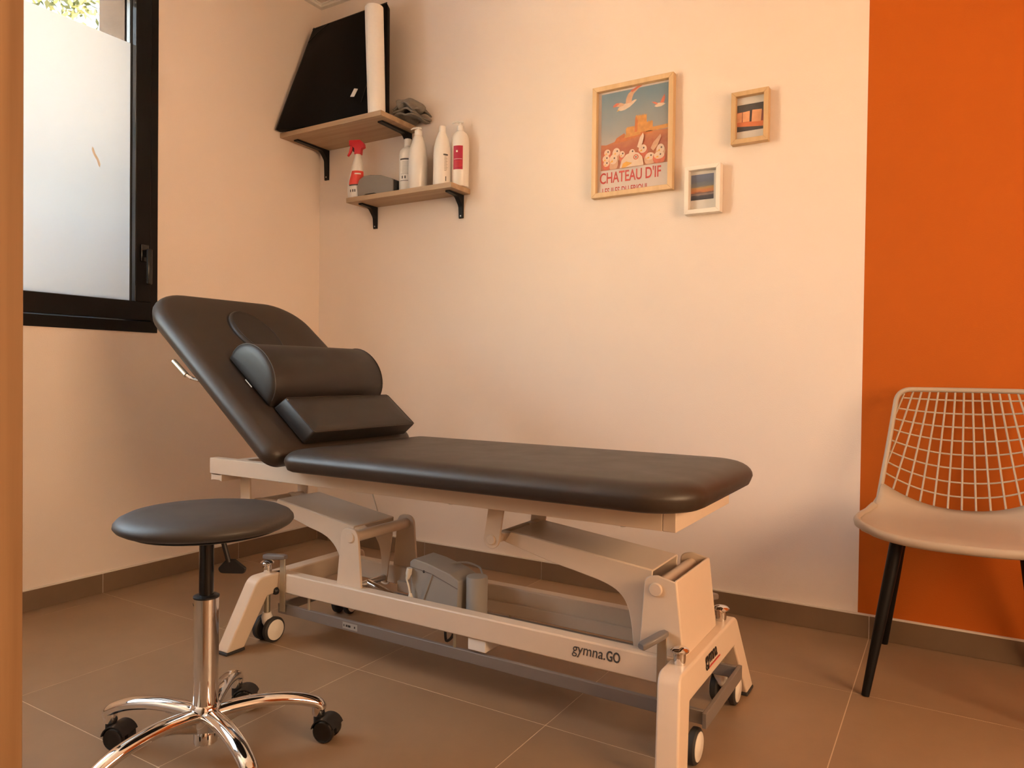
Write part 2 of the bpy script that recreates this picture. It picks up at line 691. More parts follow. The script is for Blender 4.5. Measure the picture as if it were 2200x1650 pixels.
def text_obj(name, s, size, mat, parent, mw, shear=0.0, extrude=0.0004, offset=0.0, align='LEFT', sx=1.0):
    """flat lettering as a mesh; mw = 4x4 placing the text plane in the world"""
    cu = bpy.data.curves.new(name + '_c', 'FONT')
    cu.body = s
    cu.size = size
    cu.shear = shear
    cu.extrude = extrude
    cu.offset = offset
    cu.align_x = align
    cu.resolution_u = 4
    to = bpy.data.objects.new(name + '_t', cu)
    COL.objects.link(to)
    dg = bpy.context.evaluated_depsgraph_get()
    me = bpy.data.meshes.new_from_object(to.evaluated_get(dg))
    bpy.data.objects.remove(to)
    bpy.data.curves.remove(cu)
    me.name = name
    org = base_of(parent)
    for v in me.vertices:
        q = v.co.copy()
        q.x *= sx
        v.co = mw @ q - org
    me.materials.clear()
    me.materials.append(MATS[mat])
    o = bpy.data.objects.new(name, me)
    COL.objects.link(o)
    o.parent = parent
    return o


def plane_mw(o, xd, yd):
    xd, yd = Vector(xd).normalized(), Vector(yd).normalized()
    zd = xd.cross(yd)
    m = Matrix.Identity(4)
    for i in range(3):
        m[i][0], m[i][1], m[i][2], m[i][3] = xd[i], yd[i], zd[i], o[i]
    return m


# ================================================================ THE ROOM
XR, YF, ZC = 4.40, -2.97, 2.645
JX = [1.289 + 0.602 * k for k in range(-2, 6)]
JY = [-1.0775 + 0.602 * k for k in range(-3, 2)]
GR = 0.0024

fl = G().box((-0.02, YF - 0.02, -0.12), (XR + 0.02, 0.02, -0.0005)).build('floor', 'grout', smooth=0)
struct(fl, 'taupe stoneware tile floor with pale grout lines')
xs = [0.0] + JX + [XR]
ys = [YF] + JY + [0.0]
tile_mesh = {}
for i in range(len(xs) - 1):
    for j in range(len(ys) - 1):
        x0 = xs[i] + (GR / 2 if i else 0)
        x1 = xs[i + 1] - (GR / 2 if i < len(xs) - 2 else 0)
        y0 = ys[j] + (GR / 2 if j else 0)
        y1 = ys[j + 1] - (GR / 2 if j < len(ys) - 2 else 0)
        key = (round(x1 - x0, 3), round(y1 - y0, 3))
        if key not in tile_mesh:
            t = G().box((0, 0, -0.009), (x1 - x0, y1 - y0, 0)).build('floor_tile', 'floor_stoneware', fl, smooth=0)
            tile_mesh[key] = t
        else:
            t = tile_mesh[key].copy()
            COL.objects.link(t)
            t.parent = fl
        t.location = (x0, y0, 0)

ceil = G().box((-0.02, YF - 0.02, ZC), (XR + 0.02, 0.02, ZC + 0.15)).build('ceiling', 'ceiling_paint', smooth=0)
struct(ceil, 'pale plaster ceiling above the room')
# ceiling edge trim: an angle profile with a shadow line
tr1 = G().box((0, -0.022, ZC - 0.018), (XR, 0, ZC - 0.0005)).box((0, -0.027, ZC - 0.006), (XR, -0.022, ZC - 0.0005)) \
    .build('trim_1', 'trim_white', smooth=0)
struct(tr1, 'narrow pale ceiling trim along the back wall')
tr2 = G().box((0, YF, ZC - 0.018), (0.022, -0.022, ZC - 0.0005)).box((0.022, YF, ZC - 0.006), (0.027, -0.027, ZC - 0.0005)) \
    .build('trim_2', 'trim_white', smooth=0)
struct(tr2, 'narrow pale ceiling trim along the window wall')

wb = G().box((-0.02, 0, -0.1), (XR + 0.2, 0.2, ZC + 0.1)).build('wall_back', 'wall_white_and_orange', smooth=0)
struct(wb, 'back wall painted warm white with an orange section at right')
# left wall with window opening
WY0, WY1, WZ0, WZ1 = -1.52, -0.862, 0.982, 2.42
W2Y0, W2Y1 = -2.80, -1.60      # second, unfrosted window, added out of view for more daylight
wl = G()
wl.box((-0.09, YF - 0.2, -0.1), (0, 0.2, WZ0))
wl.box((-0.09, YF - 0.2, WZ1), (0, 0.2, ZC + 0.1))
wl.box((-0.09, WY1, WZ0), (0, 0.2, WZ1))
wl.box((-0.09, W2Y1, WZ0), (0, WY0, WZ1))
wl.box((-0.09, YF - 0.2, WZ0), (0, W2Y0, WZ1))
wl = struct(wl.build('wall_left', 'wall_paint', smooth=0, fix=False), 'warm white wall holding the window')
wr = struct(G().box((XR, YF - 0.2, -0.1), (XR + 0.2, 0.2, ZC + 0.1)).build('wall_right', 'orange_paint', smooth=0),
            'orange wall at the right of the room')
DX0, DX1, DZ = 1.80, 2.70, 2.08
wf = G()
wf.box((-0.09, YF - 0.2, -0.1), (DX0, YF, ZC + 0.1))
wf.box((DX1, YF - 0.2, -0.1), (XR + 0.2, YF, ZC + 0.1))
wf.box((DX0, YF - 0.2, DZ), (DX1, YF, ZC + 0.1))
wf = struct(wf.build('wall_front', 'wall_paint', smooth=0, fix=False), 'warm white wall with the doorway')
# a stub of corridor beyond the doorway keeps the daylight out
co = G()
co.box((DX0 - 0.5, YF - 1.5, -0.1), (DX1 + 0.5, YF - 1.4, ZC))
co.box((DX0 - 0.6, YF - 1.5, -0.1), (DX0 - 0.5, YF - 0.2, ZC))
co.box((DX1 + 0.5, YF - 1.5, -0.1), (DX1 + 0.6, YF - 0.2, ZC))
co.box((DX0 - 0.6, YF - 1.5, ZC), (DX1 + 0.6, YF - 0.2, ZC + 0.1))
struct(co.build('wall_corridor', 'wall_paint', smooth=0, fix=False), 'plain corridor wall beyond the doorway')
struct(G().box((DX0 - 0.6, YF - 1.5, -0.12), (DX1 + 0.6, YF - 0.02, -0.001)).build('floor_corridor', 'floor_stoneware', smooth=0),
       'stoneware floor of the corridor')

# baseboards: tile strips in line with the floor joints
BH, BT = 0.0735, 0.010


def baseboard(side):
    root = G()
    if side == 'back':
        root.box((BT, -BT * 0.85, 0.0005), (XR, -0.0002, BH - 0.001)).box((0, -BT - 0.0005, BH - 0.001), (XR, -0.0002, BH + 0.0035))
        root = root.build('baseboard_back', 'caulk', smooth=0)
        cuts = [BT] + JX + [XR]
    elif side == 'left':
        root.box((0.0002, YF, 0.0005), (BT * 0.85, -BT, BH - 0.001)).box((0.0002, YF, BH - 0.001), (BT + 0.0005, 0, BH + 0.0035))
        root = root.build('baseboard_left', 'caulk', smooth=0)
        cuts = [YF] + JY + [-BT]
    else:
        root.box((XR - BT * 0.85, YF, 0.0005), (XR - 0.0002, -BT, BH - 0.001)).box((XR - BT, YF, BH - 0.001), (XR - 0.0002, 0, BH + 0.0035))
        root = root.build('baseboard_right', 'caulk', smooth=0)
        cuts = [YF] + JY + [-BT]
    struct(root, 'stoneware skirting strip at the foot of the %s wall' % {'back': 'back', 'left': 'window', 'right': 'right'}[side])
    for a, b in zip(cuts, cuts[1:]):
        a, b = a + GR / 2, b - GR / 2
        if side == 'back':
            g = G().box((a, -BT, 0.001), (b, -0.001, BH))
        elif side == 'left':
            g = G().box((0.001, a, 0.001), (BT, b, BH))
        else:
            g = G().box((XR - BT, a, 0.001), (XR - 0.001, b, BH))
        g.build('baseboard_tile', 'skirting_stoneware_shaded', root, smooth=0)


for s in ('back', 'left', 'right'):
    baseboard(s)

# ---------------------------------------------------------------- window
win = struct(G().box((-0.075, WY0, WZ0), (0.004, WY1, WZ0 + 0.042)).box((-0.075, WY0, WZ1 - 0.042), (0.004, WY1, WZ1))
             .box((-0.075, WY1 - 0.030, WZ0 + 0.042), (0.004, WY1, WZ1 - 0.042))
             .box((-0.075, WY0, WZ0 + 0.042), (0.004, WY0 + 0.030, WZ1 - 0.042))
             .build('window_1', 'black_aluminium', smooth=30, bevel=0.0015, fix=False),
             'black aluminium window with frosted lower glass')
SY0, SY1, SZ0, SZ1 = WY0 + 0.034, WY1 - 0.034, WZ0 + 0.046, WZ1 - 0.046
SB = 0.072   # sash profile
SS = 0.060
sash = G()
sash.box((-0.062, SY0, SZ0), (0.012, SY1, SZ0 + SB)).box((-0.062, SY0, SZ1 - SB), (0.012, SY1, SZ1))
sash.box((-0.062, SY1 - SS, SZ0 + SB), (0.012, SY1, SZ1 - SB)).box((-0.062, SY0, SZ0 + SB), (0.012, SY0 + SS, SZ1 - SB))
sash = sash.build('sash', 'black_aluminium', win, smooth=30, bevel=0.0025, fix=False)
PY0, PY1, PZ0, PZ1 = SY0 + SS, SY1 - SS, SZ0 + SB, SZ1 - SB
G().box((-0.026, PY0, PZ0), (-0.022, PY1, PZ1)).build('inner_pane', 'tinted_glass', win, smooth=0)
G().box((-0.050, PY0, PZ0), (-0.046, PY1, PZ1)).build('outer_pane', 'tinted_glass', win, smooth=0)
sp = G()
sp.box((-0.046, PY0, PZ0), (-0.026, PY0 + 0.006, PZ1)).box((-0.046, PY1 - 0.006, PZ0), (-0.026, PY1, PZ1))
sp.box((-0.046, PY0 + 0.006, PZ0), (-0.026, PY1 - 0.006, PZ0 + 0.006)).box((-0.046, PY0 + 0.006, PZ1 - 0.006), (-0.026, PY1 - 0.006, PZ1))
sp.build('glazing_spacer', 'brushed_steel', win, smooth=0, fix=False)
G().box((-0.0215, PY1 - 0.0025, PZ0), (0.010, PY1 - 0.0001, PZ1)).build('glazing_bead', 'bead_gloss', win, smooth=0)
G().box((-0.0215, PY1 - 0.0065, PZ0), (-0.0185, PY1 - 0.0025, PZ1)).build('gasket', 'rubber', win, smooth=0)
film = G().add([(-0.0208, PY0 + 0.004, PZ0 + 0.004), (-0.0208, PY1 - 0.004, PZ0 + 0.004),
                (-0.0208, PY1 - 0.004, 2.092), (-0.0208, PY0 + 0.004, 2.092)], [(0, 1, 2, 3)])
film = film.build('frosted_film', 'frosted_film', win, smooth=0)
film['label'] = 'frosted privacy film on the lower glass'
sc_ = bez([(-1.107, 1.655), (-1.098, 1.632), (-1.085, 1.612), (-1.078, 1.590)], 4)
G().add([(-0.0203, p[0] + s * (0.004 if i not in (0, len(sc_) - 1) else 0.0005), p[1] + s * 0.003) for s in (-1, 1) for i, p in enumerate(sc_)],
        [(i, i + 1, i + 1 + len(sc_), i + len(sc_)) for i in range(len(sc_) - 1)]).build('film_crease', 'paper_white', win, smooth=0)
# handle
hy = -0.925
hb = G().box((0.012, hy - 0.016, 1.255), (0.022, hy + 0.016, 1.322)).build('handle_plate', 'black_gloss', win, bevel=0.003)
G().box((0.022, hy - 0.009, 1.274), (0.050, hy + 0.009, 1.300)).build('handle_neck', 'black_gloss', hb, bevel=0.003)
G().box((0.042, hy - 0.010, 1.165), (0.056, hy + 0.010, 1.302)).build('handle_grip', 'black_gloss', hb, bevel=0.004)
# reveal outside the frame in rough stucco
rv = G()
rv.box((-0.262, -0.948, WZ0), (-0.085, WY1 + 0.0005, WZ1)).box((-0.262, WY0, WZ1 - 0.06), (-0.085, -0.948, WZ1))
rv.box((-0.30, WY0, WZ0 - 0.02), (-0.085, -0.948, WZ0 + 0.03))
rv.build('outer_reveal', 'stucco', win, smooth=0, fix=False)

# added window: clear glass, out of view to the left, brings extra daylight
w2 = struct(G().box((-0.075, W2Y0, WZ0), (0.004, W2Y1, WZ0 + 0.06)).box((-0.075, W2Y0, WZ1 - 0.06), (0.004, W2Y1, WZ1))
            .box((-0.075, W2Y1 - 0.06, WZ0 + 0.06), (0.004, W2Y1, WZ1 - 0.06)).box((-0.075, W2Y0, WZ0 + 0.06), (0.004, W2Y0 + 0.06, WZ1 - 0.06))
            .build('window_added', 'black_aluminium', smooth=0, fix=False), 'added clear window out of view, for extra daylight')
G().box((-0.030, W2Y0 + 0.06, WZ0 + 0.06), (-0.026, W2Y1 - 0.06, WZ1 - 0.06)).build('pane', 'window_glass', w2, smooth=0)

# ---------------------------------------------------------------- door leaf (oak, open beside the camera)
dz0, dz1 = 0.008, 2.05
hinge, free = Vector((1.805, -2.955)), Vector((1.632, -2.098))
dd = (free - hinge).normalized()
nn = Vector((-dd.y, dd.x))
th = 0.040
door = G()
door.xy([tuple(hinge), tuple(free), tuple(free + nn * th), tuple(hinge + nn * th)], dz0, dz1)
door = struct(door.build('door_1', 'door_oak', bevel=0.002), 'oak veneer door standing open at the left edge')
hp = free - dd * 0.11
for s in (0, 1):
    q = hp - nn * (0.0) if s == 0 else hp + nn * th
    o_ = -nn if s == 0 else nn
    lv = G().tube([(q.x, q.y, 1.02), (q.x + o_.x * 0.045, q.y + o_.y * 0.045, 1.02)], 0.010)
    e = q + o_ * 0.045
    lv.tube([(e.x, e.y, 1.02), (e.x - dd.x * 0.12, e.y - dd.y * 0.12, 1.02)], 0.009)
    lv.build('door_handle', 'brushed_steel', door)
jf = G()
jf.box((DX0 - 0.06, YF - 0.2, 0), (DX0, YF + 0.012, DZ + 0.06)).box((DX1, YF - 0.2, 0), (DX1 + 0.06, YF + 0.012, DZ + 0.06))
jf.box((DX0, YF - 0.2, DZ), (DX1, YF + 0.012, DZ + 0.06))
struct(jf.build('trim_3', 'trim_white', smooth=0, fix=False), 'white door frame around the doorway')

# ---------------------------------------------------------------- added fill light (warm glowing panel on the right wall, out of view)
LY0, LY1, LZ0, LZ1 = -2.35, -1.05, 0.80, 1.75
cl = thing('added_fill_light', (XR - 0.03, (LY0 + LY1) / 2, LZ0), 'added warm fill light panel on the right wall, out of view', 'light')
fr = G()
fr.box((XR - 0.05, LY0 - 0.02, LZ0 - 0.02), (XR - 0.0005, LY1 + 0.02, LZ0)).box((XR - 0.05, LY0 - 0.02, LZ1), (XR - 0.0005, LY1 + 0.02, LZ1 + 0.02))
fr.box((XR - 0.05, LY0 - 0.02, LZ0), (XR - 0.0005, LY0, LZ1)).box((XR - 0.05, LY1, LZ0), (XR - 0.0005, LY1 + 0.02, LZ1))
fr.build('rim', 'trim_white', cl, smooth=0, fix=False)
G().box((XR - 0.045, LY0, LZ0), (XR - 0.030, LY1, LZ1)).build('diffuser', 'fill_diffuser', cl, smooth=0)

# ---------------------------------------------------------------- outside the window
struct(G().box((-9, -8, -0.3), (-0.27, 9, -0.02)).build('floor_terrace', 'terrace', smooth=0), 'pale terrace outside the window')
gw = struct(G().box((-2.8, -7, -0.02), (-2.6, 8, 1.35)).build('wall_garden_added', 'garden_wall_added', smooth=0), 'added cream garden wall, unseen, warming the window film')  # unseen wall added to bounce cream light onto the upper film
G().box((-2.84, -7, 1.35), (-2.56, 8, 1.40)).build('coping', 'garden_wall_added', gw, smooth=0)
pw = struct(G().box((-0.74, -1.50, -0.02), (-0.60, 1.4, 1.44)).build('wall_parapet_added', 'parapet_film_tint', smooth=0), 'added pale blue parapet, unseen, shading the lower window film')  # unseen wall added to darken and blue the film's lower part
G().box((-0.76, -1.52, 1.44), (-0.58, 1.42, 1.47)).build('coping', 'parapet_film_tint', pw, smooth=0)
tree = thing('olive_tree', (-4.2, 0.7, -0.02), 'green leafy tree seen through the clear top of the window', 'tree')
tk = G()
tk.tube([(-4.2, 0.7, -0.02), (-4.15, 0.75, 1.2), (-4.25, 0.65, 2.2), (-4.2, 0.7, 3.2)], [0.16, 0.13, 0.11, 0.07], 10)
for k in range(9):
    a = k * 2.4
    z0 = 2.2 + 0.11 * k
    tk.tube([(-4.2, 0.7, z0), (-4.2 + 0.6 * math.cos(a), 0.7 + 0.6 * math.sin(a), z0 + 0.5),
             (-4.2 + 1.1 * math.cos(a), 0.7 + 1.1 * math.sin(a), z0 + 0.9)], [0.05, 0.035, 0.012], 6)
tk.build('trunk', 'bark', tree)
lf = G()
rnd = random.Random(3)
for k in range(5200):
    while True:
        p = Vector((rnd.uniform(-1, 1), rnd.uniform(-1, 1), rnd.uniform(-1, 1)))
        if 0.25 < p.length < 1:
            break
    c = Vector((-4.2, 0.7, 3.75)) + Vector((p.x * 1.5, p.y * 1.55, p.z * 1.15))
    d = Vector((rnd.gauss(0, 1), rnd.gauss(0, 1), rnd.gauss(-0.3, 1))).normalized()
    s = d.cross(Vector((rnd.gauss(0, 1), rnd.gauss(0, 1), rnd.gauss(0, 1)))).normalized()
    L, W = rnd.uniform(0.06, 0.11), rnd.uniform(0.012, 0.022)
    lf.add([c - d * L * .5, c + s * W, c + d * L * .5, c - s * W], [(0, 1, 2, 3)])
lf = lf.build('foliage', 'olive_leaf', tree, smooth=0, fix=False)
lf['kind'] = 'stuff'

# ================================================================ TREATMENT TABLE
YC = -0.898
T = thing('treatment_table', (1.58, YC, 0), 'height-adjustable treatment table with black padding and white steel frame', 'table')
WM = 'white_powder_coat'


def pad(profile, outline, fn):
    """padded plate: profile = [(inset, height)], outline(inset) -> 2D ring, fn(p2, h) -> 3D"""
    g = G()
    g.loft([[fn(p, h) for p in outline(i)] for i, h in profile])
    return g


def pad_profile(tk_, edge=0.032, crown=0.004, low=0.020):
    pr = [(0.055, 0.0), (low, 0.0), (low * 0.45, tk_ * 0.08), (0.004, tk_ * 0.25), (0.0, tk_ * 0.42)]
    h0 = tk_ * 0.42
    for k in range(1, 8):
        a = k / 7 * PI / 2
        pr.append((edge * (1 - math.cos(a)), h0 + (tk_ - h0 - crown) * math.sin(a)))
    pr += [(edge + 0.03, tk_ - crown * 0.45), (edge + 0.08, tk_ - crown * 0.1), (edge + 0.14, tk_)]
    return pr


SX0, SX1, SYH = 1.100, 2.277, 0.317
seat = pad(pad_profile(0.066, 0.056), lambda i: rrect(SX0 + i, SX1 - i, YC - SYH + i, YC + SYH - i,
                                                    [max(r - i, 0.004) for r in (0.13, 0.06, 0.06, 0.13)], 10),
           lambda p, h: Vector((p[0], p[1], 0.5585 + h)))
seat.build('seat_pad', 'black_leather', T, smooth=60)
# backrest, raised about its hinge
TH = math.radians(38)
BU = Vector((-math.cos(TH), 0, math.sin(TH)))
BN = Vector((math.sin(TH), 0, math.cos(TH)))
BO = Vector((1.100, YC, 0.608))


def bk(u, v, n):
    return BO + BU * u + Vector((0, 1, 0)) * v + BN * n


BTK = 0.066
back = pad(pad_profile(BTK, 0.034), lambda i: rrect(-0.005 + i, 0.812 - i, -SYH + i, SYH - i,
                                                   [max(r - i, 0.004) for r in (0.15, 0.05, 0.05, 0.15)], 10),
           lambda p, h: bk(p[0], p[1], h - BTK))
backo = back.build('backrest', 'black_leather', T, smooth=60)


def plug_ring(i):
    return [(0.575 + (0.128 - i) * math.cos(a), -0.012 + (0.083 - i) * math.sin(a))
            for a in [2 * PI * k / 48 for k in range(48)]]


pg = pad([(0.0, -0.004), (0.0, 0.004), (0.002, 0.0085), (0.006, 0.011), (0.012, 0.012), (0.05, 0.0125)], plug_ring,
         lambda p, h: bk(p[0], p[1], h))
pg.build('face_hole_plug', 'cushion_leather', backo, smooth=50)
gr_ = pad([(-0.006, -0.002), (-0.006, 0.0012), (-0.0015, 0.0014), (-0.0015, -0.002)], plug_ring, lambda p, h: bk(p[0], p[1], h))
gr_.build('plug_seam', 'black_plastic', backo, smooth=50)
# stitching line on plug
G().tube([bk(p[0], p[1], 0.0128) for p in plug_ring(0.010)] + [bk(*plug_ring(0.010)[0], 0.0128)], 0.0007, 5).build('plug_stitching', 'black_plastic', backo)
# backrest handle (bent chrome rod under the left edge)
hd = bez([(0.80, -1.13, 0.79), (0.735, -1.17, 0.803), (0.70, -1.19, 0.811), (0.678, -1.20, 0.825), (0.655, -1.20, 0.842), (0.622, -1.20, 0.862)], 5)
ho = G().tube(hd, 0.0055, 10).build('backrest_handle', 'chrome', T)
G().tube([(0.682, -1.20, 0.8215), (0.618, -1.20, 0.8645)], 0.0085, 12).build('handle_grip', 'zinc', ho)
# hinge brackets
for yy in (YC - 0.17, YC + 0.17):
    G().xz([(1.03, 0.53), (1.14, 0.53), (1.14, 0.556), (1.072, 0.556), (0.95, 0.648), (0.93, 0.62)], yy - 0.003, yy + 0.003) \
        .build('hinge_bracket', 'brushed_steel', T, smooth=0)

# upper frame
UZ0, UZ1 = 0.508, 0.558
UX0, UX1 = 0.678, 2.216
UF0, UF1 = YC - 0.215, YC - 0.183
UB0, UB1 = YC + 0.178, YC + 0.210
rail_f = G().box((UX0, UF0, UZ0), (UX1 - 0.03, UF1, UZ1)).build('upper_rail', WM, T, bevel=0.002)
rail_b = G().box((UX0, UB0, UZ0), (UX1 - 0.03, UB1, UZ1)).build('upper_rail', WM, T, bevel=0.002)
G().box((UX1 - 0.03, UF0, UZ0), (UX1, UB1, UZ1)).build('end_rail', WM, T, bevel=0.002)
for x in (0.735, 1.08, 1.70):
    G().box((x, UF1, UZ0 + 0.006), (x + 0.04, UB0, UZ1 - 0.006)).build('cross_member', WM, T, bevel=0.002)
# plastic capped cross tube under the left end
G().xz([(0.680, 0.486), (0.690, 0.4885), (0.720, 0.4885), (0.732, 0.485), (0.732, 0.507), (0.720, 0.5045), (0.690, 0.5045), (0.680, 0.507)],
       UF0 + 0.004, UB1).build('cross_tube', WM, T, bevel=0.001)
for x in (0.99, 1.62, 2.09):
    G().lathe([(0.006, 0), (0.006, 0.003), (0.003, 0.004)], (x, UF0 + 0.016, UZ0 - 0.004), 10).build('screw_head', 'brushed_steel', T)

# base rails
RZ0, RZ1 = 0.155, 0.215
G().box((0.915, -1.056, RZ0), (2.205, -1.018, RZ1)).build('base_rail', WM, T, bevel=0.004)
br_b = G().box((0.915, -0.794, RZ0), (2.205, -0.756, RZ1)).build('base_rail', WM, T, bevel=0.004)
G().box((1.20, -0.806, 0.138), (2.17, -0.7945, 0.172)).build('cable_channel', WM, br_b, bevel=0.002)


# end frames with splayed legs
def end_frame(xo_top, xo_bot, wdt, sgn):
    """xo_*: x of the outer face at top / floor"""
    C_ = -0.905
    outer = [(-0.314, 0.008), (-0.229, 0.215), (0.229, 0.215), (0.314, 0.008)]
    inner = [(0.252, 0.008), (0.186, 0.150), (-0.186, 0.150), (-0.252, 0.008)]
    poly = round_poly(outer + inner, [0, 0.035, 0.035, 0, 0, 0.006, 0.006, 0])

    def fx(z):
        t = 1 - (z - 0.008) / 0.207
        return xo_top + (xo_bot - xo_top) * t
    g = G().prism(poly, lambda p: Vector((fx(p[1]), C_ + p[0], p[1])),
                  lambda p: Vector((fx(p[1]) - sgn * wdt, C_ + p[0], p[1])))
    o = g.build('end_frame', WM, T, bevel=0.005, bseg=3)
    for s in (-1, 1):
        a, b = sorted((C_ + s * 0.316, C_ + s * 0.250))
        xa, xb = sorted((xo_bot + sgn * 0.001, xo_bot - sgn * (wdt + 0.001)))
        G().box((xa, a, 0.0), (xb, b, 0.0085)).build('foot_pad', 'rubber', o, bevel=0.002)
    return o


ef_l = end_frame(0.890, 0.857, 0.050, -1)
ef_r = end_frame(2.237, 2.263, 0.050, 1)


# casters with lifting knobs
def caster(x, y, wx, wy, ang):
    """stem at x,y; wheels centred at wx,wy; ang = axle direction"""
    st = G().lathe([(0.010, 0.075), (0.010, 0.2155)], (x, y, 0), 16).build('caster', 'zinc', T)
    kn = G().lathe([(0.013, 0.2145), (0.0135, 0.217), (0.0135, 0.236), (0.013, 0.240), (0.020, 0.243), (0.0205, 0.2465), (0.016, 0.251), (0.006, 0.2535), (0.001, 0.254)],
                   (x, y, 0), 20)
    kn.build('lifting_knob', 'chrome', st)
    ax = Vector((math.cos(ang), math.sin(ang), 0))
    wc = Vector((wx, wy, 0.039))
    fk = G().tube([(x, y, 0.092), (x, y, 0.078), tuple(wc.lerp(Vector((x, y, 0.07)), 0.7)), tuple(wc)], [0.013, 0.017, 0.016, 0.010], 14)
    fk.build('fork', 'white_plastic', st, smooth=50)
    for s in (-1, 1):
        c = wc + ax * (s * 0.023)
        prof = [(0.026, -0.0085), (0.034, -0.0095), (0.0385, -0.006), (0.039, 0), (0.0385, 0.006), (0.034, 0.0095), (0.026, 0.0085)]
        ring = G()
        rings = []
        perp = Vector((-ax.y, ax.x, 0))
        for r, h in prof:
            rings.append([c + ax * h + perp * (r * math.cos(2 * PI * k / 28)) + Vector((0, 0, r * math.sin(2 * PI * k / 28))) for k in range(28)])
        ring.loft(rings)
        ring.build('wheel', 'rubber', st, smooth=40)
        hub = G()
        rings = [[c + ax * (s * h) + perp * (r * math.cos(2 * PI * k / 28)) + Vector((0, 0, r * math.sin(2 * PI * k / 28))) for k in range(28)]
                 for r, h in [(0.031, 0.008), (0.031, 0.0102), (0.029, 0.0112), (0.012, 0.0112), (0.010, 0.0125), (0.002, 0.0128)]]
        hub.loft(rings)
        hub.build('wheel_hub', 'pale_hub', st, smooth=40)


caster(0.907, -1.074, 0.903, -1.064, 0.0)
caster(0.907, -0.735, 0.915, -0.745, 0.2)
caster(2.213, -1.066, 2.222, -1.052, 0.0)
caster(2.213, -0.735, 2.222, -0.715, 0.0)


# brake pedals: grey lever on a zinc strap, outside each corner
def pedal(x, y0, y1, name_y):
    """strap at x just outside the rail; the lever tip reaches from y1 to y0"""
    pass


def brake(xs_, ys_, sy, tip, strap_bottom, top=0.262):
    """xs_: strap x centre; ys_: strap y (outer face of rail); sy: -1 near, +1 far; tip: vector of the lever from strap top"""
    st = G().box((xs_ - 0.011, min(ys_, ys_ + sy * 0.004), strap_bottom), (xs_ + 0.011, max(ys_, ys_ + sy * 0.004), top)) \
        .build('brake_strap', 'zinc', T, bevel=0.001)
    a = Vector((xs_, ys_ + sy * 0.002, top - 0.002))
    b = a + Vector(tip)
    g = G()
    d = (b - a).normalized()
    sd_ = Vector((-d.y, d.x, 0)).normalized()
    ring = []
    for t in (-0.012, 0, (b - a).length - 0.004, (b - a).length):
        k = 0.75 if t < -0.001 or t > (b - a).length - 0.002 else 1.0
        c = a + d * t
        ring.append([c + sd_ * (q[0] * k) + Vector((0, 0, q[1] * k)) for q in rrect(-0.012, 0.012, -0.007, 0.008, 0.005, 4)])
    g.loft(ring)
    g.build('brake_lever', 'grey_coat', st, smooth=40)
    bt = G().lathe([(0.012, 0), (0.012, sy * 0.006), (0.009, sy * 0.012), (0.002, sy * 0.013)], (xs_ - 0.028 if xs_ < 1.5 else xs_ - 0.0, ys_ + sy * 0.001, 0.158), 14, axis='y')
    if xs_ < 1.5:
        bt.build('pivot_bolt', 'black_plastic', st)
    return st


brake(0.958, -1.0565, -1, (-0.068, -0.012, -0.004), 0.098, 0.268)
brake(2.170, -1.0565, -1, (-0.030, -0.050, -0.016), 0.120, 0.268)
brake(0.958, -0.7555, 1, (-0.068, 0.012, -0.004), 0.098, 0.268)
brake(2.170, -0.7555, 1, (0.020, 0.050, -0.004), 0.120, 0.272)

# foot switch bar: a low frame running round the base
FZ0, FZ1 = 0.088, 0.118
for ya, yb in ((-1.052, -1.040), (-0.772, -0.760)):
    G().box((0.94, ya, FZ0), (2.262, yb, FZ1)).build('foot_bar', 'grey_coat', T, bevel=0.0015)
G().box((2.262, -1.060, FZ0 - 0.004), (2.272, -0.752, FZ1)).build('foot_bar_end', 'grey_coat', T, bevel=0.0015)
G().box((0.93, -1.052, FZ0), (0.94, -0.760, FZ1)).build('foot_bar_end', 'grey_coat', T, bevel=0.0015)
for x in (1.06, 1.60):
    for y in (-1.046, -0.766):
        G().tube([(x, y, FZ1 - 0.004), (x, y, RZ0 + 0.004)], 0.004, 8).build('foot_bar_hanger', 'zinc', T)
# label on the foot bar
G().box((1.205, -1.0526, 0.094), (1.262, -1.0519, 0.112)).build('foot_bar_sticker', 'control_grey', T, smooth=0)
for k, (a, b) in enumerate(((1.209, 1.212), (1.218, 1.224), (1.226, 1.236), (1.250, 1.254))):
    G().box((a, -1.0530, 0.100), (b, -1.0525, 0.106)).build('sticker_mark', 'ink_dark', T, smooth=0)
# box hanging under the front rail
G().box((1.645, -1.05, 0.123), (1.70, -0.96, 0.1545)).build('junction_box', 'white_plastic', T, bevel=0.002)

# lift towers
LP, RP = (1.221, 0.357), (2.148, 0.360)


def tower_poly_l():
    return round_poly([(1.168, 0.2145), (1.264, 0.2145), (1.249, 0.383), (1.186, 0.383)], [0, 0, 0.03, 0.03], 8)


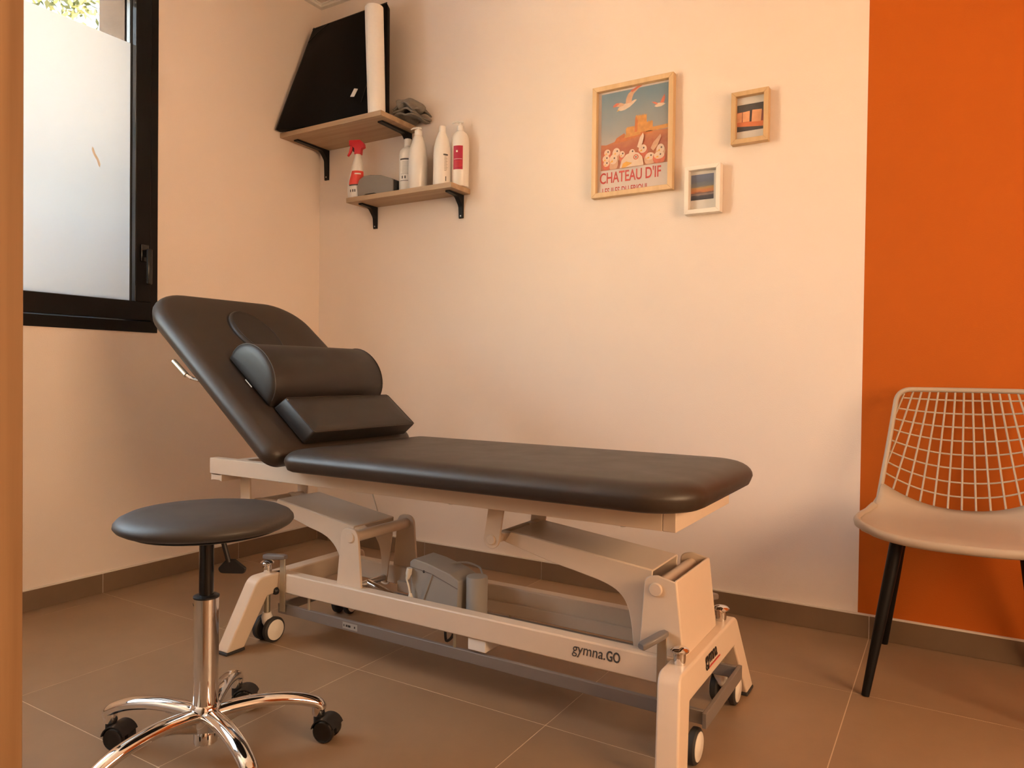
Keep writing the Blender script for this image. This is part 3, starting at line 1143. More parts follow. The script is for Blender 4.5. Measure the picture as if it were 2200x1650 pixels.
for y0, y1 in ((-1.041, -1.033), (-0.788, -0.780)):
    G().xz(tower_poly_l(), y0, y1).build('tower_plate', WM, T, bevel=0.0015)
pt = [(2.112, 0.2145), (2.214, 0.2145), (2.195, 0.386), (2.165, 0.386), (2.124, 0.392)]
tw = G()
side = round_poly([(2.110, 0.2145), (2.2135, 0.2145), (2.194, 0.382), (2.150, 0.392), (2.121, 0.385)], [0, 0, 0.004, 0.02, 0.022], 6)
tw.xz(side, -1.041, -1.035).xz(side, -0.786, -0.780)
tw.add([(2.2135, -1.036, 0.2145), (2.2135, -0.785, 0.2145), (2.194, -0.785, 0.384), (2.194, -1.036, 0.384),
        (2.2075, -1.036, 0.2145), (2.2075, -0.785, 0.2145), (2.188, -0.785, 0.384), (2.188, -1.036, 0.384)],
       [(0, 1, 2, 3), (7, 6, 5, 4), (0, 3, 7, 4), (1, 5, 6, 2), (3, 2, 6, 7), (0, 4, 5, 1)])
tw.build('tower_housing', WM, T, bevel=0.0025, fix=False)


def pivot(x, z, y0, y1, r=0.0165, cap_r=0.0155):
    o = G().lathe([(r, y0), (r, y1)], (x, 0, z), 20, axis='y').build('pivot_bar', WM, T)
    for y, s in ((y0, -1), (y1, 1)):
        G().lathe([(cap_r, 0), (cap_r, s * 0.0105), (cap_r - 0.002, s * 0.0125), (0.001, s * 0.013)], (x, y, z), 20, axis='y').build('pivot_cap', WM, o)
    return o


pivot(LP[0], LP[1], -1.032, -0.789)
pivot(RP[0], RP[1], -1.034, -0.787)
UPL, UPR = (0.752, 0.402), (1.703, 0.413)
pivot(UPL[0], UPL[1], -1.026, -0.794, 0.014, 0.0135)
pivot(UPR[0], UPR[1], -1.026, -0.794, 0.014, 0.0135)
for (px, pz), xt in ((UPL, 0.748), (UPR, 1.722)):
    for y0, y1 in ((-1.034, -1.027), (-0.793, -0.786)):
        poly = [(xt - 0.023, 0.53), (px - 0.0235, pz)] + arc(px, pz, 0.0235, 180, 360, 10) + [(xt + 0.023, 0.53)]
        G().xz(poly, y0, y1).build('hanger', WM, T, bevel=0.0012)


# lift arms: folded channels with a curved bell-crank foot
def lift_arm(outline, y0, y1, top_pts):
    g = G()
    for a, b in ((y0, y0 + 0.005), (y1 - 0.005, y1)):
        g.xz(outline, a, b)
    (xa, za), (xb, zb) = top_pts
    d = Vector((xb - xa, zb - za)).normalized()
    n_ = Vector((-d.y, d.x)) * 0.005
    q = [(xa, za), (xb, zb), (xb - n_.x, zb - n_.y), (xa - n_.x, za - n_.y)]
    g.xz(q, y0 + 0.004, y1 - 0.004)
    return g.build('lift_arm', WM, T, bevel=0.0022, fix=False)


crv = [tuple(p) for p in bez([(1.724, 0.404), (1.854, 0.373), (1.945, 0.356), (2.006, 0.343), (2.043, 0.326), (2.064, 0.299), (2.075, 0.257), (2.082, 0.196)], 4)]
r_out = crv + [(2.099, 0.196), (2.122, 0.330), (2.126, 0.3905), (1.742, 0.433)]
lift_arm(r_out, -1.003, -0.822, ((1.740, 0.4335), (2.126, 0.3910)))
crv = [tuple(p) for p in bez([(0.850, 0.391), (0.959, 0.368), (1.004, 0.356), (1.061, 0.344), (1.100, 0.328), (1.130, 0.300), (1.148, 0.258), (1.156, 0.166)], 4)]
l_out = crv + [(1.174, 0.166), (1.196, 0.330), (1.199, 0.380), (0.868, 0.428)]
lift_arm(l_out, -1.003, -0.822, ((0.866, 0.4285), (1.199, 0.3805)))
# tapered noses joining the arms to the upper pivots
for (px, pz), q in ((UPL, (0.868, 0.410)), (UPR, (1.742, 0.419))):
    for y in (-0.985, -0.842):
        G().box((px - 0.004, y - 0.012, min(pz, q[1]) - 0.010), (q[0] + 0.015, y + 0.012, max(pz, q[1]) + 0.008)).build('arm_lug', WM, T, bevel=0.003)

# actuator between the towers and its control box
act = G().tube([(1.165, -0.905, 0.183), (1.30, -0.905, 0.152)], 0.012, 14).build('actuator_rod', 'chrome', T)
G().tube([(1.165, -0.99, 0.183), (1.165, -0.83, 0.183)], 0.010, 12).build('actuator_pin', 'brushed_steel', act)
G().tube([(1.29, -0.905, 0.150), (2.09, -0.905, 0.150)], 0.019, 16).build('actuator_tube', 'control_grey', act)
cbx = G().xz(round_poly([(1.388, 0.165), (1.548, 0.165), (1.552, 0.262), (1.520, 0.278), (1.440, 0.297), (1.392, 0.303), (1.378, 0.292)],
                        [0.004, 0.004, 0.008, 0.006, 0.006, 0.010, 0.008], 5), -0.962, -0.868).build('control_box', 'control_grey', T, bevel=0.004, bseg=3)
G().xz([(1.380, 0.280), (1.455, 0.271), (1.548, 0.242), (1.548, 0.2405), (1.454, 0.2695), (1.380, 0.2785)], -0.9635, -0.9615).build('box_seam', 'grey_coat', cbx, smooth=0)
G().xz([(1.455, 0.270), (1.462, 0.268), (1.425, 0.175), (1.418, 0.175)], -0.9650, -0.9615).build('box_rib', 'control_grey', cbx, smooth=0)
G().lathe([(0.004, 0), (0.004, -0.001)], (1.430, -0.9617, 0.272), 10, axis='y').build('box_screw', 'black_plastic', cbx)
G().lathe([(0.030, 0.160), (0.030, 0.272), (0.0285, 0.275), (0.024, 0.276), (0.002, 0.2765)], (1.588, -0.925, 0), 28).build('motor_can', 'control_grey', T, smooth=40)
cb = bez([(1.385, -0.97, 0.268), (1.378, -0.975, 0.25), (1.386, -0.975, 0.225), (1.392, -0.975, 0.20), (1.388, -0.97, 0.178)], 6)
cbl = G().tube(cb, 0.0028, 8).build('control_cable', 'pale_hub', T)
G().tube([(1.386, -0.972, 0.278), (1.384, -0.973, 0.262), (1.381, -0.974, 0.246)], [0.008, 0.009, 0.004], 12).build('cable_plug', 'pale_hub', cbl)
G().tube([(1.392, -0.975, 0.208), (1.393, -0.975, 0.195), (1.391, -0.974, 0.176)], [0.004, 0.008, 0.008], 12).build('cable_plug', 'pale_hub', cbl)
cb = bez([(1.47, -0.90, 0.287), (1.51, -0.87, 0.290), (1.55, -0.86, 0.281), (1.57, -0.87, 0.265)], 6)
G().tube(cb, 0.003, 8).build('control_cable', 'control_grey', T)
# supply cable hanging behind the table and looping under it
cb = bez([(0.98, -0.72, 0.52), (0.985, -0.70, 0.44), (1.0, -0.68, 0.36), (1.01, -0.66, 0.26), (0.98, -0.58, 0.10), (0.80, -0.42, 0.008), (0.50, -0.20, 0.006), (0.20, -0.03, 0.006)], 8)
G().tube(cb, 0.003, 8).build('mains_cable', 'pale_hub', T)
cb = bez([(1.46, -0.92, 0.166), (1.49, -0.94, 0.12), (1.51, -0.96, 0.09), (1.54, -0.97, 0.115), (1.53, -0.96, 0.15)], 6)
G().tube(cb, 0.004, 8).build('control_cable', 'rubber', T)

# lettering on the table
text_obj('lettering', 'gymna.', 0.036, 'ink', T, plane_mw((1.949, -1.0564, 0.181), (1, 0, 0), (0, 0, 1)), shear=0.14, sx=0.86)
text_obj('lettering', 'GO', 0.033, 'ink', T, plane_mw((2.0365, -1.0564, 0.181), (1, 0, 0), (0, 0, 1)), offset=0.0007, sx=0.68)
tl = Vector((2.237 - 2.263, 0, 0.207)).normalized()
text_obj('lettering', 'gymna', 0.043, 'ink_dark', T, plane_mw((2.2428, -0.966, 0.1805), (0, 1, 0), tl), offset=0.0003, sx=0.84)
ul = plane_mw((2.2428, -0.966, 0.1805), (0, 1, 0), tl)
g = G()
for p in ((0.022, -0.0095), (0.112, -0.0095), (0.112, -0.0062), (0.022, -0.0062)):
    g.v.append(ul @ Vector((p[0], p[1], 0.0003)))
g.f.append((0, 1, 2, 3))
g.build('lettering_underline', 'ink_red', T, smooth=0)

# ---------------------------------------------------------------- cushions lying on the backrest
bo_ = thing('bolster_cushion', bk(0.315, 0.03, 0), 'black half-round bolster cushion lying across the raised backrest', 'cushion')
bo_n = 0.0035
dprof = [(0.196, bo_n), (0.200, 0.020)] + [(0.316 + 0.116 * math.cos(math.radians(a)), 0.022 + 0.092 * math.sin(math.radians(a))) for a in range(172, 4, -8)] + \
        [(0.432, 0.020), (0.434, bo_n)]
rings = []
cu, cn = 0.315, 0.045
for v, s in ((-0.2160, 0.30), (-0.2150, 0.62), (-0.2125, 0.86), (-0.2080, 0.97), (-0.2030, 1.0), (-0.10, 1.008), (0.03, 1.012), (0.15, 1.008), (0.270, 1.0), (0.276, 0.97), (0.281, 0.86), (0.2835, 0.62), (0.2845, 0.30)):
    rings.append([bk(cu + (p[0] - cu) * s, v, max(bo_n, cn + (p[1] - cn) * s)) for p in dprof])
bo_m = G().loft(rings).build('cover', 'cushion_leather', bo_, smooth=55)
for v in (-0.2045, 0.2715):
    G().tube([bk(p[0], v, p[1] + 0.0006) for p in dprof[1:-1]], 0.0016, 6).build('piping', 'black_leather', bo_m)
G().add([bk(0.285, -0.2165, 0.004), bk(0.322, -0.2165, 0.004), bk(0.322, -0.2165, 0.0075), bk(0.285, -0.2165, 0.0075)], [(0, 1, 2, 3)]) \
    .build('care_label', 'label_white', bo_, smooth=0)

wc_ = thing('flat_cushion', bk(0.11, 0.03, 0), 'black box-edged cushion leaning at the foot of the backrest', 'cushion')


def wcut(i):
    return rrect(0.022 + i, 0.191 - i, -0.198 + i, 0.262 - i, max(0.010 - i, 0.002), 4)


wp = [(0.004, 0.003), (0.0, 0.007), (0.0, 0.055), (0.002, 0.0595), (0.007, 0.0625), (0.03, 0.0645), (0.06, 0.0650)]
G().loft([[bk(p[0] - 0.022 * (h / 0.06) * (0.6 if p[0] < 0.1 else 1.0), p[1], h) for p in wcut(i)] for i, h in wp]).build('cover', 'cushion_leather', wc_, smooth=50)
G().tube([bk(p[0] - 0.022 * (0.6 if p[0] < 0.1 else 1.0), p[1], 0.0605) for p in wcut(0.0015)] + [bk(wcut(0.0015)[0][0] - 0.022, wcut(0.0015)[0][1], 0.0605)], 0.0011, 6) \
    .build('seam', 'black_leather', wc_)

# ================================================================ STOOL
SC = Vector((1.345, -1.606, 0))
ST = thing('swivel_stool', SC, 'round grey-black swivel stool on a chrome five-star base', 'stool')
G().lathe([(0.03, 0.503), (0.120, 0.5005), (0.150, 0.5015), (0.166, 0.5045), (0.175, 0.5095), (0.1795, 0.5155), (0.1785, 0.522), (0.172, 0.5295), (0.156, 0.5370),
           (0.12, 0.5425), (0.06, 0.5450), (0.003, 0.5455)], SC, 64).build('seat', 'stool_leather', ST, smooth=60)
G().lathe([(0.003, 0.4975), (0.148, 0.4965), (0.154, 0.4995), (0.12, 0.503)], SC, 48).build('seat_base', 'black_plastic', ST)
G().lathe([(0.0175, 0.468), (0.0185, 0.471), (0.0185, 0.4975)], SC, 28).build('sleeve', 'black_plastic', ST)
G().lathe([(0.0150, 0.345), (0.0150, 0.475)], SC, 28).build('gas_piston', 'black_gloss', ST)
G().lathe([(0.0255, 0.351), (0.0268, 0.3515), (0.0268, 0.3550), (0.022, 0.3575), (0.016, 0.358)], SC, 32).build('collar', 'black_plastic', ST)
colm = G().lathe([(0.0255, 0.10), (0.0258, 0.352)], SC, 40).build('column', 'chrome', ST)
for a in (-2.3, -1.9):
    G().lathe([(0.0022, 0), (0.0022, 0.0006)], SC + Vector((0.0258 * math.cos(a), 0.0258 * math.sin(a), 0.338)), 8, axis='y').build('vent_hole', 'black_plastic', colm)
hub = G().lathe([(0.020, 0.038), (0.0245, 0.040), (0.0245, 0.062), (0.0225, 0.066), (0.030, 0.080), (0.034, 0.10), (0.031, 0.118), (0.0258, 0.124)], SC, 36).build('hub', 'chrome', ST, smooth=40)
# lever: rod and paddle
lv = G().tube([SC + Vector((0.016, 0.018, 0.498)), SC + Vector((0.020, 0.023, 0.480)), SC + Vector((0.029, 0.034, 0.424))], 0.0055, 10).build('height_lever', 'black_plastic', ST)
LVX = Vector((0.86, 0.50, 0)).normalized()
pc = SC + Vector((0.032, 0.037, 0.414))
pp = round_poly([(-0.009, 0.022), (0.009, 0.022), (0.034, -0.004), (0.030, -0.020), (-0.022, -0.020), (-0.028, -0.006)], [0.004, 0.004, 0.008, 0.008, 0.010, 0.010], 5)
pp = [(p[0], p[1] * 0.74) for p in pp]
nl = Vector((-LVX.y, LVX.x, 0))
G().prism(pp, lambda p: pc + LVX * p[0] + Vector((0, 0, p[1])) - nl * 0.004, lambda p: pc + LVX * p[0] + Vector((0, 0, p[1])) + nl * 0.004) \
    .build('lever_paddle', 'black_plastic', lv, bevel=0.002)
SR = 0.240
cast_ang = {0: 18, 1: 38, 2: 22, 3: 30, 4: 12}
for k in range(5):
    a = math.radians(55 + 72 * k)
    d = Vector((math.cos(a), math.sin(a), 0))

    def at(r, z):
        return SC + d * r + Vector((0, 0, z))
    path = bez([at(0.016, 0.100), at(0.06, 0.107), at(0.12, 0.109), at(0.18, 0.102), at(0.222, 0.089), at(0.240, 0.078), at(0.244, 0.066)], 5)
    n_ = len(path)
    rad = []
    for i in range(n_):
        t = i / (n_ - 1)
        rad.append((0.0145 - 0.002 * t, 0.021 - 0.0055 * t))
    rad[-1] = (0.010, 0.0125)
    arm = G().tube(path, rad, 18)
    arm.lathe([(0.0135, 0.055), (0.0145, 0.058), (0.0145, 0.080)], at(0.238, 0), 18)
    arm.build('arm', 'chrome', ST, smooth=60, fix=False)
    # rib under the arm
    G().tube([at(0.02, 0.075), at(0.07, 0.092), at(0.12, 0.100)], [(0.012, 0.006), (0.008, 0.005), (0.003, 0.004)], 8).build('arm_rib', 'brushed_steel', ST)
    # twin-wheel caster
    ca = math.radians(cast_ang[k])
    fw = Vector((math.cos(ca), math.sin(ca), 0))       # direction the wheel trails
    ax = Vector((-fw.y, fw.x, 0))
    pv = at(0.238, 0)
    wc = pv + fw * 0.022 + Vector((0, 0, 0.0255))
    ho_ = G()
    ho_.lathe([(0.008, 0.030), (0.011, 0.034), (0.011, 0.055)], pv, 14)
    rings = []
    for s in (-0.009, 0.009):
        ring = []
        for q in range(15):
            b = math.radians(-5 + 190 * q / 14)
            ring.append(wc + ax * s + fw * (0.0285 * math.cos(b)) + Vector((0, 0, 0.0285 * math.sin(b))))
        ring.append(wc + ax * s + fw * (-0.030) + Vector((0, 0, -0.018)))
        ring.append(wc + ax * s + fw * (-0.012) + Vector((0, 0, -0.018)))
        rings.append(ring)
    ho_.loft(rings)
    # hood over the wheels
    rings = []
    for s in (-0.0235, 0.0235):
        ring = []
        for q in range(11):
            b = math.radians(20 + 150 * q / 10)
            ring.append(wc + ax * s + fw * (0.0295 * math.cos(b)) + Vector((0, 0, 0.0295 * math.sin(b))))
        for q in range(11):
            b = math.radians(170 - 150 * q / 10)
            ring.append(wc + ax * s + fw * (0.0270 * math.cos(b)) + Vector((0, 0, 0.0270 * math.sin(b))))
        rings.append(ring)
    ho_.loft(rings)
    ca_o = ho_.build('caster', 'black_plastic', ST, smooth=40, fix=False)
    for s in (-1, 1):
        c = wc + ax * (s * 0.0165)
        rings = [[c + ax * (s * h) + fw * (r * math.cos(2 * PI * q / 26)) + Vector((0, 0, r * math.sin(2 * PI * q / 26))) for q in range(26)]
                 for r, h in [(0.020, -0.006), (0.0250, -0.005), (0.0255, 0), (0.0250, 0.005), (0.0225, 0.0068), (0.0205, 0.0055), (0.012, 0.0055), (0.002, 0.006)]]
        G().loft(rings).build('wheel', 'black_gloss', ca_o, smooth=40)

# ================================================================ CHAIR
CX = 2.738
CH = thing('wire_back_chair', (CX, -0.28, 0), 'beige chair with grid back and black legs before the orange wall', 'chair')
PM = 'beige_polymer'


def halfw(s):
    return 0.206 - 0.034 * s


def zbot(t):
    return 0.458 + 0.070 * abs(t) ** 2.2


def bsurf(t, s):
    """back surface: t across -1..1, s up 0..1"""
    z = zbot(t) + (0.806 - zbot(t)) * s
    y = -0.118 + 0.070 * (1 - (1 - s) ** 1.6) - 0.040 * abs(t) ** 2
    return Vector((CX + t * halfw(s), y, z))


# rim
rim = []
for i in range(15):
    s = 0.02 + 0.86 * i / 14
    rim.append(bsurf(-1, s))
tl_, tr_ = bsurf(-1, 0.88), bsurf(-0.78, 1.0)
corner = bsurf(-0.985, 1.0)
for k in range(1, 8):
    t = k / 8
    rim.append(tl_ * (1 - t) ** 2 + corner * 2 * t * (1 - t) + tr_ * t * t)
for i in range(0, 15):
    rim.append(bsurf(-0.78 + 1.56 * i / 14, 1.0))
half = rim[:22]
rim = rim + [Vector((2 * CX - p.x, p.y, p.z)) for p in reversed(half)]
# the lower ends of the rim flow into the seat's side
low = [Vector((CX - 0.243, -0.235, 0.446)), Vector((CX - 0.228, -0.175, 0.452)), Vector((CX - 0.214, -0.145, 0.478))]
rim = low + rim + [Vector((2 * CX - p.x, p.y, p.z)) for p in reversed(low)]
G().tube(rim, [(0.0075, 0.0075)] * len(rim), 10).build('back_rim', PM, CH, smooth=60)


def topz(x):
    """s at which the rim is met for a given |t|"""
    t = abs(x)
    if t < 0.78:
        return 1.0
    u = min(1.0, (t - 0.78) / 0.205)
    return 1.0 - 0.12 * u ** 2


for k in range(-8, 9):
    pts = []
    for i in range(25):
        s = i / 24
        x = k * (0.0352 - 0.0136 * s)
        t = x / halfw(s)
        if abs(t) > 1.0 or s > topz(t):
            continue
        pts.append(bsurf(t, s))
    if len(pts) >= 3:
        G().tube(pts, 0.0030, 7).build('back_rod', PM, CH, smooth=60)
for i in range(8):
    s = 0.105 + 0.835 * i / 7.25
    tm = 0.995 if s < 0.88 else 0.90
    G().tube([bsurf(-tm + 2 * tm * q / 24, s) + Vector((0, 0.001, 0)) for q in range(25)], 0.0027, 7).build('back_rod', PM, CH, smooth=60)

# seat shell: lofted from rear edge to the front lip
NT, NS = 33, 21


def seat_hw(s):
    # s: 0 rear .. 1 front
    pts = [(0, 0.206), (0.10, 0.214), (0.22, 0.232), (0.38, 0.250), (0.55, 0.254), (0.75, 0.246), (0.9, 0.228), (1.0, 0.196)]
    for (a, b), (c, d) in zip(pts, pts[1:]):
        if a <= s <= c:
            q = (s - a) / (c - a)
            return b + (d - b) * (q * q * (3 - 2 * q) * 0.4 + q * 0.6)
    return pts[-1][1]


def seat_pt(t, s):
    hw = seat_hw(s)
    x = CX + t * hw
    rear = bsurf(t, 0.0)
    fy = -0.500 + 0.035 * abs(t) ** 3
    y = rear.y + (fy - rear.y) * s
    zr = rear.z
    # seat dish: drops from the rear edge, flat, then lips down at the front
    dish = 0.436 + 0.012 * abs(t) ** 3 - 0.004 * math.sin(PI * min(s, 1))
    k = math.exp(-s * 9)
    z = dish * (1 - k) + zr * k
    z -= 0.010 * max(0, (s - 0.8) / 0.2) ** 2
    return Vector((x, y, z))


g = G()
top = [[seat_pt(-1 + 2 * j / (NT - 1), i / (NS - 1)) for j in range(NT)] for i in range(NS)]
vs_, fs_ = [], []
for r in top:
    vs_ += r
for i in range(NS - 1):
    for j in range(NT - 1):
        a = i * NT + j
        fs_.append((a, a + 1, a + NT + 1, a + NT))
g.add(vs_, fs_)
so_ = g.build('seat', PM, CH, smooth=180)
md = so_.modifiers.new('thick', 'SOLIDIFY')
md.thickness = 0.008
md.offset = -1 if so_.data.polygons[0].normal.z > 0 else 1
# rolled lip around the seat edge
lip = [seat_pt(-1, i / (NS - 1)) for i in range(3, NS)] + [seat_pt(-1 + 2 * j / (NT - 1), 1.0) for j in range(1, NT - 1)] + \
      [seat_pt(1, i / (NS - 1)) for i in range(NS - 1, 2, -1)]
lip = [p + Vector((0, 0, -0.006)) for p in lip]
G().tube(lip, [(0.0125, 0.010)] * len(lip), 12).build('seat_lip', PM, CH, smooth=60)
# under-frame and four tapered legs
G().box((CX - 0.15, -0.42, 0.405), (CX + 0.15, -0.12, 0.420)).build('under_frame', 'black_steel', CH, bevel=0.004)
for sx_ in (-1, 1):
    for yt, yb in ((-0.385, -0.478), (-0.150, -0.029)):
        a = Vector((CX + sx_ * 0.146, yt, 0.424))
        b = Vector((CX + sx_ * (0.212 if yt < -0.3 else 0.199), yb, 0.0))
        lg = G().tube([a, a.lerp(b, 0.5), b], [0.0175, 0.0145, 0.0100], 16).build('leg', 'black_steel', CH, smooth=60)

# ================================================================ SHELVES
S1 = thing('upper_shelf', (0.31, -0.125, 1.925), 'wider oak wall shelf in the corner carrying the black bag', 'shelf')
G().box((0.002, -0.255, 1.925), (0.622, -0.001, 1.947)).build('board', 'shelf_oak', S1, bevel=0.001)
S2 = thing('lower_shelf', (0.61, -0.07, 1.612), 'narrow oak wall shelf holding the white bottles', 'shelf')
G().box((0.316, -0.142, 1.612), (0.910, -0.001, 1.634)).build('board', 'shelf_oak', S2, bevel=0.001)


def bracket(x, ztop, reach, drop, parent, wdt=0.026):
    o = 0.004
    arm = round_poly([(-0.001, ztop), (-reach, ztop), (-reach, ztop - 0.007), (-0.045, ztop - 0.011), (-0.013, ztop - 0.048),
                      (-0.009, ztop - drop), (-0.001, ztop - drop)], [0, 0.002, 0.003, 0.03, 0.03, 0.003, 0.001], 6)
    b = G().yz(arm, x - wdt / 2, x + wdt / 2).build('bracket', 'black_steel', parent, bevel=0.0015)
    for z in (ztop - drop * 0.55, ztop - drop * 0.90):
        G().lathe([(0.0032, 0), (0.0032, -0.001), (0.001, -0.0016)], (x, -0.0095 - 0.0005, z), 10, axis='y').build('screw', 'brushed_steel', b)
    return b


bracket(0.052, 1.925, 0.205, 0.145, S1)
bracket(0.572, 1.925, 0.205, 0.145, S1)
bracket(0.372, 1.612, 0.108, 0.100, S2, 0.022)
bracket(0.866, 1.612, 0.108, 0.100, S2, 0.022)
SZ1 = 1.947
SZ2 = 1.634

# ---------------------------------------------------------------- black bag on the upper shelf
BL, BR = Vector((0.016, -0.298, SZ1 + 0.001)), Vector((0.552, -0.140, SZ1 + 0.001))
TL, TR = Vector((0.040, -0.090, 2.492)), Vector((0.538, -0.128, 2.478))
bag = thing('folded_bag', (0.29, -0.18, SZ1), 'large flat black nylon bag leaning on the upper shelf', 'bag')


def bagp(a, b, off):
    p = BL.lerp(BR, a).lerp(TL.lerp(TR, a), b)
    nrm = (BR - BL).cross(TL - BL).normalized()      # toward the room
    if nrm.y > 0:
        nrm = -nrm
    return p - nrm * off


NA, NB = 24, 24
g = G()
fr_, bk_ = [], []
for j in range(NB + 1):
    for i in range(NA + 1):
        a, b = i / NA, j / NB
        bulge = 0.012 * (1 - (2 * a - 1) ** 4) * (1 - (2 * b - 1) ** 4)
        wr_ = 0.004 * math.sin(9 * a + 5 * b) * math.sin(PI * a) * math.sin(PI * b)
        # cut the corners a little
        aa, bb = a, b
        fr_.append(bagp(aa, bb, -bulge - wr_))
        q = bagp(aa, bb, 0.040 + 0.3 * bulge)
        q.z = max(q.z, SZ1 + 0.0015)
        bk_.append(q)
        fr_[-1].z = max(fr_[-1].z, SZ1 + 0.0015)
n1 = (NA + 1) * (NB + 1)
fs_ = []
for j in range(NB):
    for i in range(NA):
        q = j * (NA + 1) + i
        fs_.append((q, q + 1, q + NA + 2, q + NA + 1))
        fs_.append((n1 + q, n1 + q + NA + 1, n1 + q + NA + 2, n1 + q + 1))
edge = [i for i in range(NA + 1)] + [(j * (NA + 1) + NA) for j in range(1, NB + 1)] + \
       [NB * (NA + 1) + i for i in range(NA - 1, -1, -1)] + [j * (NA + 1) for j in range(NB - 1, 0, -1)]
for q, r_ in zip(edge, edge[1:] + edge[:1]):
    fs_.append((q, n1 + q, n1 + r_, r_))
g.add(fr_ + bk_, fs_)
g.build('cover', 'black_nylon', bag, smooth=50, bevel=0.010, bseg=3)
# piping seam and flap fold near the upper left corner
G().tube([bagp(0.0 + 0.012, t / 10, 0.0) for t in range(11)], 0.003, 6).build('edge_piping', 'black_plastic', bag)
G().tube([bagp(t / 10, 0.990, 0.0) for t in range(11)], 0.003, 6).build('edge_piping', 'black_plastic', bag)
G().tube([bagp(0.02, 0.84, -0.006), bagp(0.12, 0.91, -0.010), bagp(0.25, 0.975, -0.008)], 0.0022, 6).build('fold_seam', 'black_gloss', bag)
G().tube([bagp(0.78, 0.16, -0.012), bagp(0.84, 0.36, -0.013), bagp(0.90, 0.62, -0.010)], 0.002, 6).build('fold_seam', 'black_gloss', bag)
c = bagp(0.712, 0.245, -0.0175)
xd = (BR - BL).normalized()
zd = (TL - BL).normalized()
g = G()
for p in ((-0.013, -0.022), (0.007, -0.024), (0.013, 0.020), (-0.007, 0.022)):
    g.v.append(c + xd * p[0] + zd * p[1])
g.f.append((0, 1, 2, 3))
lb = g.build('sewn_label', 'label_white', bag, smooth=0)
md = lb.modifiers.new('thick', 'SOLIDIFY')
md.thickness = 0.0008

# ---------------------------------------------------------------- paper roll
rl = thing('paper_roll', (0.560, -0.205, SZ1), 'tall white paper couch roll standing before the black bag', 'paper roll')
rp, rq = Vector((0.556, -0.207, SZ1)), Vector((0.532, -0.204, 2.418))
g = G()
g.tube([rp, rp.lerp(rq, 0.3), rp.lerp(rq, 0.65), rq], [0.0375, 0.0385, 0.0395, 0.0400], 36)
g.build('roll', 'paper_white', rl, smooth=50)
g = G()
# loose outer sheet edge, standing slightly proud
ring = []
for k in range(7):
    a = math.radians(-95 + 12 * k)
    ring.append((0.0412 * math.cos(a), 0.0412 * math.sin(a)))
vs_, fs_ = [], []
for t in (0.002, 0.35, 0.7, 1.004):
    p = rp.lerp(rq, t)
    for q in ring:
        vs_.append(p + Vector((q[0], q[1], 0)))
for i in range(3):
    for j in range(6):
        a = i * 7 + j
        fs_.append((a, a + 1, a + 8, a + 7))
sh = g.add(vs_, fs_).build('loose_sheet', 'paper_white', rl, smooth=60)
G().tube([rq - Vector((0, 0, 0.001)), rq + Vector((0, 0, 0.001))], 0.020, 20).build('core', 'control_grey', rl)

# ---------------------------------------------------------------- grey towel
tw_ = thing('folded_towel', (0.62, -0.10, SZ1), 'crumpled grey towel at the end of the upper shelf', 'towel')
g = G()
NU, NV = 22, 14
for lay in range(3):
    vs_, fs_ = [], []
    for i in range(NU):
        for j in range(NV):
            u, v = i / (NU - 1), j / (NV - 1)
            x = 0.585 + 0.115 * u + 0.008 * math.sin(6 * v + lay)
            y = -0.148 + 0.135 * v
            z = SZ1 + 0.004 + 0.020 * lay + 0.016 * math.sin(PI * u) + 0.005 * math.sin(7 * u + 4 * v + 2 * lay)
            z += lay * 0.020 * math.exp(-((u - 0.75) / 0.28) ** 2) * math.sin(PI * v)
            if u > 0.55:
                z -= (0.012 if lay == 0 else 0.03) * (u - 0.55) / 0.45 * (1 if lay == 0 else 0.6)
            z = max(z, SZ1 + 0.0085 + 0.008 * lay)
            vs_.append((x, y, z))
    for i in range(NU - 1):
        for j in range(NV - 1):
            a = i * NV + j
            fs_.append((a, a + 1, a + NV + 1, a + NV))
    g.add(vs_, fs_)
t1 = g.build('fold', 'towel_grey', tw_, smooth=180)
md = t1.modifiers.new('thick', 'SOLIDIFY')
md.thickness = 0.007
g = G()
pth = bez([(0.610, -0.135, SZ1 + 0.055), (0.640, -0.115, SZ1 + 0.066), (0.668, -0.085, SZ1 + 0.066), (0.678, -0.050, SZ1 + 0.050)], 6)
g.tube(pth, [(0.021 + 0.003 * math.sin(0.9 * i), 0.026 + 0.003 * math.cos(0.7 * i)) for i in range(len(pth))], 18)
g.build('rolled_end', 'towel_grey', tw_, smooth=180)

# ---------------------------------------------------------------- bottles on the lower shelf


def bottle(name, x, y, prof, label, sx=1.0, sy=1.0, rot=0.0, mat='bottle_white'):
    b = thing(name, (x, y, SZ2), label, 'bottle', 'bottles on the lower shelf')
    return b


def body(b, x, y, prof, sx=1.0, sy=1.0, mat='bottle_white'):
    return G().lathe([(r, h) for r, h in prof], (x, y, SZ2), 36, sx, sy).build('body', mat, b, smooth=55)


def patch(b, x, y, rfun, z0, z1, a0, a1, mat, sx, sy, name='label', off=0.0006, n=10, parent=None):
    vs_, fs_ = [], []
    for i in range(n + 1):
        a = math.radians(a0 + (a1 - a0) * i / n)
        for z in (z0, z1):
            r = rfun + off
            vs_.append((x + r * sx * math.cos(a), y + r * sy * math.sin(a), SZ2 + z))
    for i in range(n):
        q = 2 * i
        fs_.append((q, q + 2, q + 3, q + 1))
    return G().add(vs_, fs_).build(name, mat, parent or b, smooth=60)


